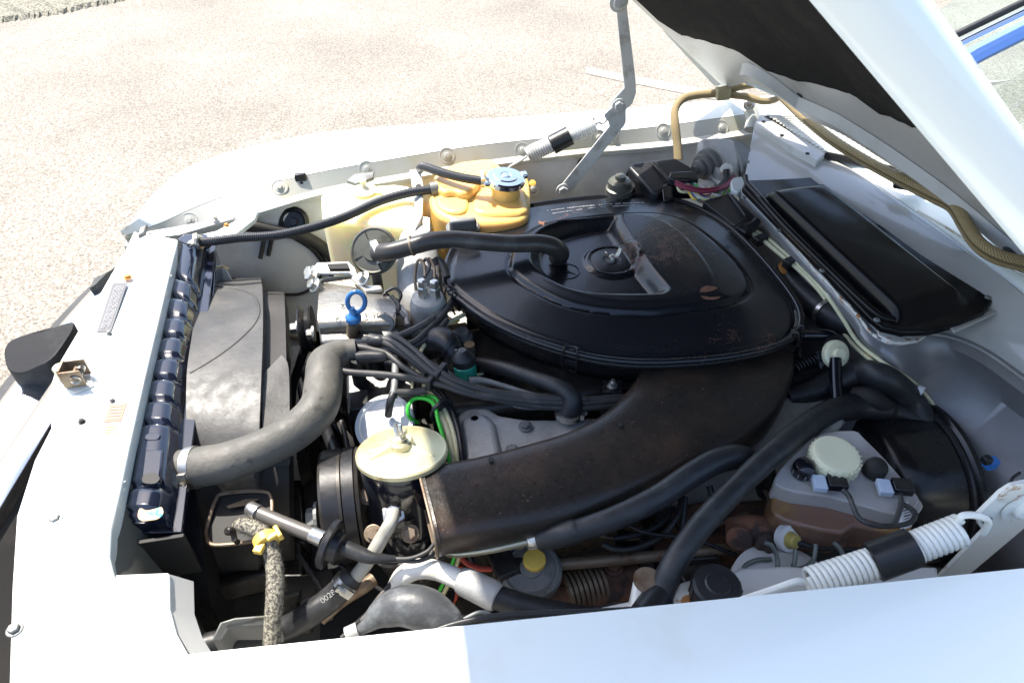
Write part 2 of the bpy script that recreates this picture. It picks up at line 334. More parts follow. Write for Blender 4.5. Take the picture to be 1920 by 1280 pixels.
#@@GEOM
# ================================================================= SETTING
def ground():
    m = bpy.data.materials.new('sunlit_aggregate_asphalt'); m.use_nodes = True
    N = m.node_tree.nodes; L = m.node_tree.links; b = N['Principled BSDF']; b.inputs['Roughness'].default_value = .85
    g = N.new('ShaderNodeNewGeometry')
    vo = N.new('ShaderNodeTexVoronoi'); vo.inputs['Scale'].default_value = 125; L.new(g.outputs['Position'], vo.inputs[0])
    n1 = N.new('ShaderNodeTexNoise'); n1.inputs['Scale'].default_value = 85; n1.inputs['Detail'].default_value = 9; n1.inputs['Roughness'].default_value = .75; L.new(g.outputs['Position'], n1.inputs[0])
    n2 = N.new('ShaderNodeTexNoise'); n2.inputs['Scale'].default_value = 1.1; n2.inputs['Detail'].default_value = 6; L.new(g.outputs['Position'], n2.inputs[0])
    sep = N.new('ShaderNodeSeparateColor'); L.new(vo.outputs['Color'], sep.inputs[0])
    r = N.new('ShaderNodeValToRGB'); e = r.color_ramp.elements
    e[0].position = .0; e[0].color = (.03, .025, .02, 1); e[1].position = 1; e[1].color = (.40, .38, .34, 1)
    for p, c in ((.25, (.125, .105, .085, 1)), (.5, (.225, .20, .162, 1)), (.78, (.32, .29, .245, 1))): x = e.new(p); x.color = c
    ad = N.new('ShaderNodeMath'); ad.operation = 'MULTIPLY_ADD'; ad.inputs[1].default_value = .45; L.new(sep.outputs[0], ad.inputs[0])
    m2 = N.new('ShaderNodeMath'); m2.operation = 'MULTIPLY_ADD'; m2.inputs[1].default_value = 1.7; m2.inputs[2].default_value = -.58; L.new(n1.outputs[0], m2.inputs[0]); L.new(m2.outputs[0], ad.inputs[2])
    L.new(ad.outputs[0], r.inputs[0])
    mx = N.new('ShaderNodeMix'); mx.data_type = 'RGBA'; mx.blend_type = 'MULTIPLY'; mx.inputs[0].default_value = 1
    rr = N.new('ShaderNodeMapRange'); rr.inputs[1].default_value = .3; rr.inputs[2].default_value = .7; rr.inputs[3].default_value = .82; rr.inputs[4].default_value = 1.2; L.new(n2.outputs[0], rr.inputs[0])
    L.new(r.outputs[0], mx.inputs[6]); L.new(rr.outputs[0], mx.inputs[7]); L.new(mx.outputs[2], b.inputs['Base Color'])
    bp = N.new('ShaderNodeBump'); bp.inputs['Strength'].default_value = .6; bp.inputs['Distance'].default_value = .004; L.new(ad.outputs[0], bp.inputs['Height']); L.new(bp.outputs[0], b.inputs['Normal'])
    mb = MB(); mb.add([(-150, -150, 0), (150, -150, 0), (150, 150, 0), (-150, 150, 0)], [(0, 1, 2, 3)])
    o = mb.build('ground', m, smooth=False); o['kind'] = 'structure'
    # parking bay line and the darker verge beyond the lot
    LP_ = mat('worn_line_paint', (.33, .305, .27), .7, c2=(.24, .215, .18), c2scale=40, c2lo=.42, c2hi=.62)
    def gl(name, px, z, m, **k):
        mb = MB(); mb.prism([P(a[0], a[1], z) for a in px], z-.001); o = mb.build(name, m, smooth=False); o['kind'] = 'structure'; return o
    gl('parking_line', [(1098, 125), (1160, 137), (1500, 200), (1900, 270), (1880, 290), (1480, 214), (1150, 149), (1098, 137)], .004, LP_)
    vm = mat('gravel_verge', (.20, .19, .15), .95, c2=(.08, .075, .055), c2scale=45, c2lo=.42, c2hi=.58, c3=(.34, .32, .25), c3scale=80, c3lo=.5, c3hi=.6, bump=1, bscale=60)
    far = [P(-700, 140, .0), P(-60, 52, 0), P(0, 43, 0), P(60, 35, 0), P(120, 26, 0), P(180, 12, 0), P(240, 0, 0), P(330, -25, 0), P(500, -70, 0)]
    rnd = random.Random(3)
    fine = spline([tuple(p) for p in far], 14)
    edge = [Vector((p[0]+rnd.uniform(-.02, .02), p[1]+rnd.uniform(-.03, .03), .0)) for p in fine]
    rows = [edge, [p+Vector((0, .05, .028)) for p in edge], [p+Vector((-.5, .6, .05)) for p in edge], [p+Vector((-20, 30, .06)) for p in edge]]
    mb = MB(); mb.grid(rows); o = mb.build('verge', vm); o['kind'] = 'structure'
ground()
# ================================================================= THE CAR
CAR = empty('white_car', (.3, .93, 0), 'white vintage convertible parked with its bonnet open over a cluttered engine bay', 'car')
def lineup(px, z0, z1):
    n = len(px); return [P(a[0], a[1], a[2] if len(a) > 2 else z0+(z1-z0)*i/(n-1)) for i, a in enumerate(px)]
# ---- far wing
topo = [(228, 440, .84), (262, 395, .87), (300, 352, .89), (370, 306, .905), (500, 268, .92), (640, 245, .93), (900, 224, .94), (1160, 204, .945), (1345, 188, .95), (1600, 168, .96), (1900, 150, .965)]
tipi = [(232, 443, .83), (300, 418, .85), (380, 382, .87), (470, 352, .885), (600, 322, .90), (740, 297, .915), (900, 272, .925), (1090, 252, .93), (1240, 236, .935), (1420, 212, .94), (1560, 200, .94)]
low = [(236, 449, .82), (300, 437, .83), (400, 412, .845), (490, 386, .86), (610, 352, .87), (760, 325, .885), (910, 301, .895), (1090, 278, .90), (1250, 264, .905), (1420, 240, .91), (1560, 225, .91)]
def rs(l, n=5): return [Vector(v) for v in spline([tuple(P(*a)) for a in l], n)]
A = rs(topo); B = rs(tipi); C_ = rs(low)
mid = [(a+b)*.5+Vector((0, 0, .012)) for a, b in zip(A, B)]
out1 = [a+Vector((-.01, .05, -.035)) for a in A]; out2 = [a+Vector((-.02, .085, -.12)) for a in A]; out3 = [a+Vector((0, .06, -.62)) for a in A]
mb = MB(); mb.grid([out3, out2, out1, A, mid, B])
fw_far = mb.build('front_wing', WHITE, CAR, label='sunlit far side wing beyond the engine', auto=50)
mb = MB(); mb.grid([[b+Vector((0, -.001, -.001)) for b in B], C_, [c+Vector((0, -.022, -.003)) for c in C_], [c+Vector((0, -.024, -.012)) for c in C_]])
fl = mb.build('wing_flange', FLANGE, CAR, label='cream stained inner flange of the far wing with its row of bolts', auto=25)
for (bx, by) in ((357, 396), (518, 350), (680, 317), (835, 290), (987, 271), (1120, 258), (1244, 244), (1356, 238), (1140, 262)):
    k = 0
    # nearest point of flange strip
    best = None
    for q0, q1 in zip(B, C_):
        for t in (.35, .5, .65):
            q = q0.lerp(q1, t); v = q-CC; sx = 960+CF*v.dot(RT)/v.dot(FW)
            if best is None or abs(sx-bx) < best[0]: best = (abs(sx-bx), q, (q1-q0))
    q = best[1]; nrm = Vector((1, 0, 0)).cross(best[2]).normalized()
    if nrm.y > 0: nrm = -nrm
    mb = MB(); mb.lathe([(.0185, -.002), (.0185, .0008), (.0168, .0012), (.0162, .0002), (.0105, .0003), (.0102, .0018), (.0066, .002), (.0063, .0055), (.0052, .0066), (0, .007)], q, nrm, 22)
    mb.build('flange_bolt', FLANGE, fl, auto=35)
# rubber bonnet buffer on the flange
mb = MB(); q = P(566, 341, .88); mb.box(q+Vector((0, -.004, 0)), .026, .012, .046); bf = mb.build('bonnet_buffer', BLKP, CAR, bevel=.003)
disc('buffer_screw', q+Vector((0, -.010, 0)), (0, -1, 0), [(.006, 0), (.006, .002), (.003, .004)], BLKG, bf)
# ---- inner wing (far) from flange down into the bay
bot = [[c+Vector((0, -.010, -.010)) for c in C_]]
fy = [(-.02, -.05), (-.035, -.14), (-.05, -.22), (-.13, -.30), (-.26, -.34), (-.48, -.36), (-.62, -.52)]
for dy, dz in fy:
    bot.append([Vector((c.x, min(c.y, 1.50)+dy+.006*math.sin(c.x*9), c.z+dz)) for c in C_])
mb = MB(); mb.grid(bot); iw = mb.build('inner_wing', WDIRT, CAR, label='light grey painted inner wing behind the coolant tank', auto=60)
from mathutils.bvhtree import BVHTree
_bv = BVHTree.FromPolygons([v.co+CTR[iw.name] for v in iw.data.vertices], [tuple(p.vertices) for p in iw.data.polygons])
def SW(px, py, off=.008, w=None):
    """point just in front of the far inner wing, returned as (px, py, z)"""
    d = ray(px, py).normalized(); h = _bv.ray_cast(CC, d)[0]
    z = (h-d*off).z if h else .7
    return (px, py, z) if w is None else (px, py, z, w)
for (a, b_, z) in ((1000, 357, .78), (1186, 328, .80), (1095, 308, .83)):
    disc('grommet', P(*SW(a, b_, .002)), (0, -1, .1), [(.017, 0), (.017, .003), (.011, .004), (.009, .001), (0, .001)], WDIRT if a == 1000 else BLKP, iw)
disc('rubber_grommet', P(*SW(551, 416, .002)), (.0, -.8, .5), [(.034, 0), (.034, .006), (.026, .010), (.022, .004), (.010, .005), (.008, .012), (0, .012)], BLKP, iw)
for a in ((492, 468), (507, 463)):
    mb = MB(); p0 = P(*SW(a[0]+3, a[1]-18)); p1 = P(*SW(a[0]-4, a[1]+16)); mb.sweep([p0, p1], .0055, 6); mb.build('cable_tie_stub', BLKP, iw)
# ---- near wing, the broad white sheet along the bottom
nx = [(340, 1228, .915), (420, 1218.5, .918), (600, 1200, .922), (900, 1169, .926), (1200, 1138, .93), (1500, 1107.5, .932), (1800, 1077, .934), (2100, 1046, .935), (2500, 1005, .935)]
N0 = rs(nx, 6)
rows = [[p+Vector((0, .004, -.07)) for p in N0], [p+Vector((0, .004, -.010)) for p in N0], [p+Vector((0, .001, -.002)) for p in N0], N0]
prof = [(.02, .0015), (.06, .003), (.12, .002), (.19, -.004), (.27, -.016), (.35, -.04), (.40, -.075), (.43, -.13), (.44, -.25), (.44, -.6)]
for dy, dz in prof: rows.append([p+Vector((0, -dy, dz)) for p in N0])
# extend forward over the lamp
def ext(r):
    p = r[0]; return [p+Vector((-.34, .02, -.045)), p+Vector((-.18, .01, -.014))]+r
rows = [(r if i < 3 else ext(r)) for i, r in enumerate(rows)]
rows = rows[:3], rows[3:]
mb = MB(); mb.grid(rows[0]+[N0]); mb.grid(rows[1])
mb.build('front_wing', WHITE, CAR, label='near side wing, a broad smooth white sheet', auto=50)
mb = MB(); mb.grid([[p+Vector((0, -.003, -.03)) for p in N0], [p+Vector((0, .0, -.12)) for p in N0], [p+Vector((0, .03, -.28)) for p in N0], [p+Vector((0, .10, -.48)) for p in N0]])
mb.build('inner_wing', WDIRT, CAR, label='grimy near side inner wing low in the bay')
# ---- front panel (slam panel)
def zc(px, py): return .905
pan = [(250, 432, .86), (333, 447, .895), (325, 480), (300, 585), (270, 710), (243, 830), (222, 930), (207, 990), (204, 1040), (212, 1075), (235, 1110), (262, 1150), (300, 1200), (352, 1232), (350, 1300), (300, 1420), (60, 1420), (14, 1290), (20, 1100), (29, 965), (62, 862), (94, 800), (88, 740), (102, 690), (150, 610), (205, 520), (232, 470, .88)]
fp = slab('front_panel', pan, .905, .035, WHITE, CAR, label='white front cross panel above the grille, blown out by the sun', bevel=.006, bseg=4)
# corner web right of the radiator well + inner skins
cw = [(212, 1076, .895), (317, 1072, .895), (318, 1140, .895), (330, 1185, .897), (354, 1228, .90), (300, 1235, .90), (240, 1160, .897)]
slab('corner_panel', cw, .90, .02, WHITE, CAR, bevel=.003)
mb = MB(); top = [P(318, 1076, .89), P(318, 1140, .89), P(332, 1185, .89), P(356, 1225, .89)]
bt = [t+Vector((.016, .008, -.035)) for t in top]; mb.grid([top, bt]); mb.grid([[t+Vector((-.004, 0, 0)) for t in top], [t+Vector((-.004, 0, 0)) for t in bt]])
mb.build('corner_web', UND, CAR, smooth=True)
inn = [(333, 449, .893), (323, 490), (300, 585), (270, 710), (243, 830), (222, 930), (207, 990), (204, 1040), (214, 1078)]
I0 = rs([(a[0]+1, a[1], .892) for a in inn], 4)
mb = MB(); mb.grid([I0, [p+Vector((.022, -.002, -.045)) for p in I0], [p+Vector((.034, -.002, -.16)) for p in I0], [p+Vector((.034, -.002, -.40)) for p in I0]])
mb.build('radiator_support', mat('olive_grey_primer', (.11, .11, .092), .55, c2=(.05, .05, .045), c2scale=16), CAR)
mb = MB(); mb.grid([[p+Vector((-.006, 0, 0)) for p in I0], [p+Vector((.028, 0, -.40)) for p in I0]]); mb.build('support_web', DARK, CAR)
# far front corner brackets under flange
slab('corner_bracket', [(405, 432, .875), (470, 398, .87), (484, 392, .868), (478, 410, .868), (440, 440, .875), (408, 452, .88), (340, 452, .885), (345, 446, .885)], .87, .012, WHITE, CAR, bevel=.003)
slab('corner_bracket', [(262, 436, .862), (330, 425, .872), (440, 404, .872), (438, 410, .87), (336, 440, .872), (270, 447, .868)], .87, .006, FLANGE, CAR, bevel=.001)
bolt('panel_bolt', P(404, 412, .875), (0, 0, 1), .005, .008, ZINC, CAR); bolt('panel_bolt', P(425, 424, .872), (0, 0, 1), .004, .006, ORA, CAR)
slab('seal_end', [(262, 425, .885), (276, 420, .885), (270, 436, .88), (258, 442, .88)], .88, .01, DALU, CAR, bevel=.002)
# stickers, bolts and the latch on the panel
sk = slab('information_sticker', [(211, 531), (239, 529), (208, 620), (181, 622)], .9062, .0008, STK, fp, bevel=0, smooth=False)
e0, e1 = P(213, 534, .907), P(184, 620, .907); f0, f1 = P(237, 532, .907), P(207, 617, .907)
rr = random.Random(5)
for i in range(7):
    a = e0.lerp(f0, (i+1.6)/9); b_ = e1.lerp(f1, (i+1.6)/9); t = rr.uniform(.02, .10)
    while t < .93:
        t2 = min(.97, t+rr.uniform(.05, .2)); mb = MB(); mb.sweep([a.lerp(b_, t), a.lerp(b_, t2)], .00045, 4); mb.build('print_line', STW, sk, smooth=False); t = t2+.02
for nm, pts, mm, m2, nl in (('warning_sticker', [(206, 757), (238, 755), (226, 789), (194, 791)], STR, STW, 5), ('small_sticker', [(200, 796), (226, 794), (218, 814), (192, 816)], STY, STR, 3)):
    s2 = slab(nm, pts, .9062, .0008, mm, fp, bevel=0, smooth=False)
    for i in range(nl):
        q0 = P(*pts[0], .907).lerp(P(*pts[3], .907), (i+.8)/(nl+.6)); q1 = P(*pts[1], .907).lerp(P(*pts[2], .907), (i+.8)/(nl+.6))
        mb = MB(); mb.sweep([q0.lerp(q1, .12), q0.lerp(q1, .85)], .0005, 4); mb.build('print_line', m2, s2, smooth=False)
for a, rr_, mm in (((103, 972), .0065, ZINC), ((240, 521), .005, ORA), ((205, 626), .003, DALU), ((211, 752), .003, DALU), ((154, 791), .0035, OIL), ((28, 1180), .006, DALU)):
    bolt('panel_bolt', P(a[0], a[1], .905), (0, 0, 1), rr_, .006, mm, fp)
slab('latch_plate', [(105, 722), (110, 700), (165, 690), (176, 722), (140, 736)], .9085, .003, WARM, fp, bevel=.001)
lt = MB(); q = P(137, 700, .925)
for s in (-1, 1): lt.box(q+Vector((.002, s*.013, 0)), .030, .003, .030)
lt.box(q+Vector((-.012, 0, .004)), .004, .024, .026); lt.sweep([q+Vector((.004, -.02, .004)), q+Vector((.004, .02, .004))], .003, 8)
latch = lt.build('bonnet_latch', RPIPE, CAR, smooth=False, bevel=.0006, label='rusty brass coloured latch standing on the front panel')
for s in (-1, 1):
    pts = [q+Vector((.008+.006*math.cos(t), s*.004+s*t*.0006, .0+.006*math.sin(t))) for t in np.linspace(0, 24, 70)]
    mb = MB(); mb.sweep(pts, .0011, 5); mb.build('coil_spring', ZINC, latch)
disc('striker_cap', P(112, 692, .925), (0, 0, 1), [(.009, -.015), (.009, .004), (.006, .007), (0, .007)], CREAM, latch)
# ---- grille surround / bumper
gb = []
cen = [(270, 466, .85), (252, 515, .85), (202, 600, .85), (150, 680, .85), (72, 800, .85), (-30, 960, .82), (-160, 1180, .80), (-220, 1400, .80)]
Cn = rs(cen, 6)
sec = [(.034, .004), (.020, .012), (0, .012), (-.020, .006), (-.034, -.010), (-.038, -.05), (-.02, -.10)]
mb = MB(); mb.grid([[c+Vector((a, 0, b_)) for c in Cn] for a, b_ in sec]); mb.build('grille_surround', CHR, CAR, label='chrome grille surround curving past the front panel')
mb = MB(); mb.grid([[c+Vector((a, 0, b_)) for c in Cn] for a, b_ in [(.16, -.10), (.034, -.004), (.030, -.12), (.028, -.3)]]); mb.build('grille_backing', DARK, CAR)
Bm = rs([(240, 488, .56), (180, 545, .56), (90, 650, .56), (-20, 800, .56), (-130, 980, .56), (-250, 1250, .56)], 6)
mb = MB(); mb.grid([[c+Vector((a, 0, b_)) for c in Bm] for a, b_ in [(.10, -.01), (.04, .015), (0, .01), (-.03, -.01), (-.05, -.04), (-.055, -.09), (-.03, -.14)]])
bp_ = mb.build('front_bumper', CHR, CAR, label='chrome front bumper with black rubber guard')
mb = MB(); mb.grid([[c+Vector((a, 0, b_)) for c in Bm[2:]] for a, b_ in [(-.045, -.03), (-.075, -.035), (-.08, -.075), (-.05, -.08)]]); mb.build('rubber_strip', BGUM, bp_)
mb = MB(); gr = [(-1, 1), (1, 1), (1, -1), (-1, -1)]
G = [P(140, 606, .66), P(100, 612, .67), P(55, 624, .67), P(20, 638, .66), P(8, 658, .65), P(14, 690, .62), P(34, 700, .61), P(66, 690, .62), P(104, 664, .64)]
mb.prism([Vector(v) for v in spline([tuple(g) for g in G], 4, True)], .12); mb.build('bumper_guard', BGUM, bp_, bevel=.016, bseg=5, label='rounded black rubber guard jutting forward')
slab('bumper_end_rubber', [(205, 508, .60), (222, 497, .60), (200, 512, .60), (178, 534, .59), (168, 540, .585), (176, 522, .59)], .60, .05, BGUM, bp_, bevel=.004)
# ---- cowl
FIRE_EDGE = [(1392, 345), (1430, 392), (1500, 470), (1560, 535), (1600, 585), (1640, 622), (1670, 636), (1715, 632), (1740, 622)]
FE = [(1385, 352, .915), (1440, 408, .91), (1500, 477, .905), (1560, 543, .90), (1605, 592, .896), (1645, 628, .893), (1690, 644, .89), (1735, 624, .893), (1790, 630, .893), (1850, 655, .89), (1920, 703, .887), (2010, 770, .885), (2120, 860, .885)]
WE = [(1418, 212, .95), (1480, 238, .95), (1545, 284, .95), (1610, 325, .95), (1680, 372, .95), (1750, 420, .95), (1810, 465, .95), (1880, 520, .95), (1950, 580, .95), (2040, 660, .945), (2130, 750, .94), (2230, 860, .935), (2330, 990, .93)]
F0 = [f+Vector((.010*max(0, min(1, (f.y-.74)/.06)), 0, 0)) for f in rs(FE, 5)]; W0 = rs(WE, 5)
W1 = rs([(1520, 186, .96), (1570, 214, .96), (1640, 252, .96), (1720, 302, .96), (1790, 352, .96), (1850, 400, .96), (1915, 455, .96), (1990, 520, .96), (2075, 600, .96), (2170, 700, .955), (2280, 820, .95), (2400, 960, .945), (2520, 1110, .94)], 5)
mb = MB(); rows = []
for t, dz in ((0, -.004), (.02, 0), (.12, -.004), (.35, 0), (.6, .004), (.8, .008), (.93, .010), (1, 0)):
    rows.append([f.lerp(g, t)+Vector((0, 0, dz)) for f, g in zip(F0, W0)])
mb.grid(rows); COWL = mb.build('cowl_panel', mat('cowl_paint', (.36, .36, .35), .22, coat=.6, c2=(.31, .31, .29), c2scale=5), CAR, label='glossy pale cowl panel in front of the windscreen')
mb = MB(); mb.grid([[a.lerp(b_, t)+Vector((0, 0, dz)) for a, b_ in zip(W0, W1)] for t, dz in ((0, -.008), (.01, 0), (.06, .004), (.3, .009), (.6, .010), (.9, .004), (1, 0))]); mb.build('cowl_top', WHITE, CAR, label='smooth white cowl top in the shade of the bonnet')
# bay side: silver firewall with the scooped pocket
rows = [[f+Vector((.004, 0, 0)) for f in F0]]
for k, (dx, dz) in enumerate(((-.006, -.003), (-.010, -.012), (0, -.035), (.006, -.07), (-.02, -.12), (-.045, -.18), (-.03, -.28), (-.02, -.5))):
    rows.append([Vector((f.x+dx*(1+1.0*max(0, min(1, (.80-f.y)/.1))), f.y-(0.01*k if f.y < .75 else 0), f.z+dz)) for f in F0])
mb = MB(); mb.grid(rows); FW_ = mb.build('firewall', FIRE, CAR, label='brushed silver firewall curving down behind the brake servo', auto=60)
mb = MB(); mb.sweep([f+Vector((-.004, 0, -.002)) for f in F0[24:]], .0042, 8); mb.build('firewall_lip', FIRE, FW_)
rr = random.Random(2)
mb = MB(); mb.sweep([f+Vector((-.006+rr.uniform(-.001, .001), 0, -.001+rr.uniform(-.0015, .001))) for f in F0[2:36]], [.0022+rr.uniform(-.0008, .0010) for _ in F0[2:36]], 7, flat=1.3)
mb.build('chipped_seam', WCHIP, FW_, label='chipped white seam with rust showing')
slab('seam_patch', [(1645, 618, .897), (1690, 632), (1740, 612), (1738, 628), (1722, 638), (1695, 642), (1672, 640), (1648, 628)], .897, .006, WCHIP, FW_, bevel=.001)
slab('body_crease', [(1780, 612), (1880, 570), (1990, 600), (1990, 612), (1880, 582), (1790, 622)], .932, .004, COWL.data.materials[0], COWL, bevel=.002)
# black plenum cover
cov = [(1392, 350), (1398, 337), (1440, 336), (1500, 333), (1545, 330), (1575, 338), (1602, 356), (1700, 430), (1790, 497), (1853, 545), (1863, 564), (1846, 587), (1800, 605), (1745, 619), (1692, 620), (1655, 612), (1632, 594), (1560, 520), (1470, 430)]
cv = slab('plenum_cover', cov, .938, .014, CVR, CAR, label='gloss black sheet metal plenum cover below the windscreen', bevel=.004, bseg=3)
qa, qb, qc, qd = P(1432, 352, .952), P(1552, 338, .952), P(1842, 562, .952), P(1700, 604, .952); rows = []
for i in range(49):
    u = i/48; row = []
    for k in range(33):
        v = k/32; l = qa.lerp(qd, u); r = qb.lerp(qc, u); p = l.lerp(r, v)
        h = 1
        du = min(u/.07, (1-u)/.085); dv = min(v/.05, (1-v)/.22)
        m_ = min(1, max(0, min(du, dv) if max(du, dv) > 1 or True else 0)); rr_ = math.hypot(max(0, 1-du), max(0, 1-dv)); m_ = max(0, 1-rr_)
        h = (m_*m_*(3-2*m_))
        row.append(Vector((p.x, p.y, .9375+.021*h+.003*h*(1-(2*v-1)**2))))
    rows.append(row)
mb = MB(); mb.grid(rows); mb.build('raised_panel', CVR, cv, auto=80)
hose('pressed_rib', [(1404, 348, .938), (1470, 422, .939), (1560, 511, .939), (1640, 585, .939), (1676, 600, .936)], 15, CVR, cv)
hose('cover_edge_fold', [(1398, 330, .95), (1402, 345, .945), (1428, 372, .942)], 9, BLKP, cv, n=3)
for a in ((1394, 371), (1459, 433), (1541, 508), (1644, 600), (1558, 336), (1641, 394), (1739, 467), (1852, 558)):
    disc('cover_screw', P(a[0], a[1], .9382), (0, 0, 1), [(.0052, 0), (.0052, .001), (.004, .0026), (.0016, .003), (.0014, .0018), (0, .0018)], DALU, cv, seg=14)
# louvred vent
vq = [P(1434, 214, .972), P(1547, 284, .972), P(1700, 318, .976), P(1560, 224, .976)]
mb = MB(); mb.prism([P(1424, 216, .968), P(1416, 232, .960), P(1532, 302, .960), P(1548, 287, .968), P(1560, 282, .968), P(1436, 212, .968)], .022)
vt = mb.build('air_intake_vent', UND, CAR, label='slatted air intake vent at the far end of the cowl', bevel=.002)
mb = MB(); mb.prism([v+Vector((0, 0, -.004)) for v in vq], .010); mb.build('vent_recess', DARK, vt)
for i in range(17):
    t = (i+.5)/17; a = vq[0].lerp(vq[1], t); b_ = vq[3].lerp(vq[2], t)
    mb = MB(); mb.sweep([a, a.lerp(b_, .5)+Vector((0, 0, .002)), b_], .0027, 8, flat=.8); mb.build('slat', WARM, vt)
for a in ((1432, 228), (1466, 253), (1514, 288)): disc('vent_hole', P(a[0], a[1], .965), (0, 0, 1), [(.0045, -.001), (.0045, .001), (0, .001)], DARK, vt, seg=12)
# windscreen, base trim and far pillar
mb = MB(); G0 = [w_+Vector((.004, 0, -.002)) for w_ in W1]
mb.grid([G0, [g+Vector((.13, -.0, .095)) for g in G0], [g+Vector((.30, 0, .22)) for g in G0], [g+Vector((.62, 0, .44)) for g in G0]])
ws = mb.build('windscreen', GLASS, CAR, label='raked windscreen glass reflecting the sky')
mb = MB(); mb.grid([[g+Vector((.005, 0, -.02)) for g in G0], [g+Vector((.10, 0, -.012)) for g in G0], [g+Vector((.22, 0, -.03)) for g in G0]]); mb.build('dark_glass_backing', DARK, CAR)  # dark slab added under the glass so the sky reflection dominates
mb = MB(); mb.add([(.98, -.2, .72), (2.0, -.2, .72), (2.0, 1.45, .72), (.98, 1.45, .72)], [(0, 1, 2, 3)]); mb.build('cabin_floor', DARK, CAR, smooth=False)
mb = MB(); mb.sweep(G0, .005, 8); mb.build('windscreen_trim', CHR, ws)
def pil(nm, off, wd, m, dy=0, flat=1):
    q = [PY(1690+off, 117+off*1.1, 1.42+dy), PY(1800+off*.9, 62+off, 1.41+dy), PY(1920+off*.8, 4+off, 1.40+dy), PY(2150+off*.8, -110+off, 1.38+dy)]
    mb = MB(); mb.sweep(q, [rad(wd, v) for v in q], 10, flat=flat); return mb.build(nm, m, CAR)
pil('windscreen_seal', 0, 14, BLKP, -.14); pil('windscreen_frame', 13, 16, CHR, -.14, .8)
pil('windscreen_pillar', 38, 44, mat('pillar_sky_tint', (.16, .30, .66), .2, metal=.2, coat=.6), -.14, .7)  # blue sky reflection put into the pillar's base colour
for a, b_ in (((1686, 338), (1716, 352)), ((1895, 470), (1925, 492))):
    mb = MB(); mb.box(P((a[0]+b_[0])/2, (a[1]+b_[1])/2, .985), .05, .03, .016, (1, -.6, 0)); w_ = mb.build('wiper_spindle', BLKP, CAR, bevel=.004)
hose('wiper_blade', [(1720, 395, .975), (1780, 430, .98), (1850, 478, .98), (1930, 520, .98)], 4, ZINC, CAR, n=3)
# ================================================================= bonnet
TH = R(39); HX, HZ = .90, .965
HD = Vector((-math.cos(TH), 0, math.sin(TH))); HN = Vector((math.sin(TH), 0, math.cos(TH)))
H0 = Vector((HX, 0, HZ))
def HP(s, y, n=0): return H0+HD*s+Vector((0, y, 0))+HN*n
def PH(px, py, n=0):
    d = ray(px, py); t = np.linspace(.0002, .003, 8000); dv = np.array(d); q = np.array(CC)+dv*t[:, None]; v = q-np.array(H0)
    e = v@np.array(HN)-n-nn(q[:, 1]); i = np.where((np.sign(e[1:]) != np.sign(e[:-1])) & (q[1:, 1] > .45))[0]
    if not len(i): return None
    k = i[-1]; return float(v[k]@np.array(HD)), float(q[k, 1])
YN, YF = .42, 1.50
def nn(y): return -.022+.045*(1.5-y)/1.14+.10*np.maximum(-.25, 1-((y-.93)/.57)**2)     # crown of the panel and slight twist of the propped bonnet
RE = sorted([(q[1], q[0]) for q in (PH(a, b_, 0) for a, b_ in ((1438, 148), (1493, 183), (1522, 209), (1600, 244), (1737, 333), (1810, 386), (1905, 466))) if q])
REY = [.42]+[a for a, b_ in RE]+[1.505]; RES = [-.10]+[b_ for a, b_ in RE]+[.11]
def srear(y): return float(np.interp(y, REY, RES))
def sfront(y): return 1.77-.05*abs((y-.96)/.54)**3
ys = np.linspace(YN, YF, 40); rows = []
for k in range(26):
    t = k/25; rows.append([HP(srear(y)+(sfront(y)-srear(y))*t, y, nn(y)) for y in ys])
mb = MB(); mb.grid(rows)
hood = mb.build('bonnet', UND, CAR, label='white bonnet propped open on its struts, seen from below')
# outer skin with rolled sides
yo = [YN+.014, YN+.004, YN, YN-.003, YN+.002, YN+.010, YN+.028, YN+.08, YN+.2]; no = [-.008, -.009, -.003, .018, .032, .040, .044, .045, .045]
yy = yo+list(np.linspace(.72, 1.2, 8))+[YF-.09, YF-.035, YF-.01, YF, YF, YF-.012]; nno = no+[.045]*8+[.045, .042, .036, .025, .004, 0]
rows = [[HP(srear(min(max(y, YN), YF))+(sfront(y)-srear(min(max(y, YN), YF)))*t, y, n_+nn(y)) for y, n_ in zip(yy, nno)] for t in np.linspace(0, 1, 20)]
mb = MB(); mb.grid(rows); mb.build('outer_skin', WHITE, hood, label='outer white skin with rolled edges', auto=70)
rows2 = [rows[-1], [HP(sfront(y), y, nn(y)) for y in yy]]; mb = MB(); mb.grid(rows2); mb.grid([rows[0], [HP(srear(min(max(y, YN), YF)), y, nn(y)) for y in yy]]); mb.build('edge_fold', WHITE, hood)
# insulation mat with a ragged rear edge
rg = random.Random(9)
ed = [(1262, 66), (1275, 73), (1330, 87), (1380, 104), (1432, 140), (1490, 159), (1560, 174), (1605, 192), (1640, 220), (1700, 246), (1745, 262), (1765, 290), (1800, 315), (1812, 330), (1862, 350), (1880, 372), (1898, 392), (1915, 405)]
es = [q for q in (PH(a, b_, -.0085) for a, b_ in ed) if q]; es = es+[(.185, .68), (.15, .58), (.11, .50), (.08, .43)]; fine = []
for (s0, y0_), (s1, y1_) in zip(es[:-1], es[1:]):
    for k in range(5):
        t = k/5; fine.append((s0+(s1-s0)*t+rg.uniform(-.003, .004), y0_+(y1_-y0_)*t))
fine.append(es[-1]); fine = [(s, min(max(y, YN+.012), YF-.006)) for s, y in fine]
rows = []
for t in np.linspace(0, 1, 14)**1.3:
    rows.append([HP(s+(sfront(y)-.03-s)*t, y, nn(y)-.007-(0.0015 if 0 < t else -.006)) for s, y in fine])
mb = MB(); mb.grid(rows); mb.build('insulation_mat', MAT_, hood, label='charcoal felt insulation with a torn rear edge')
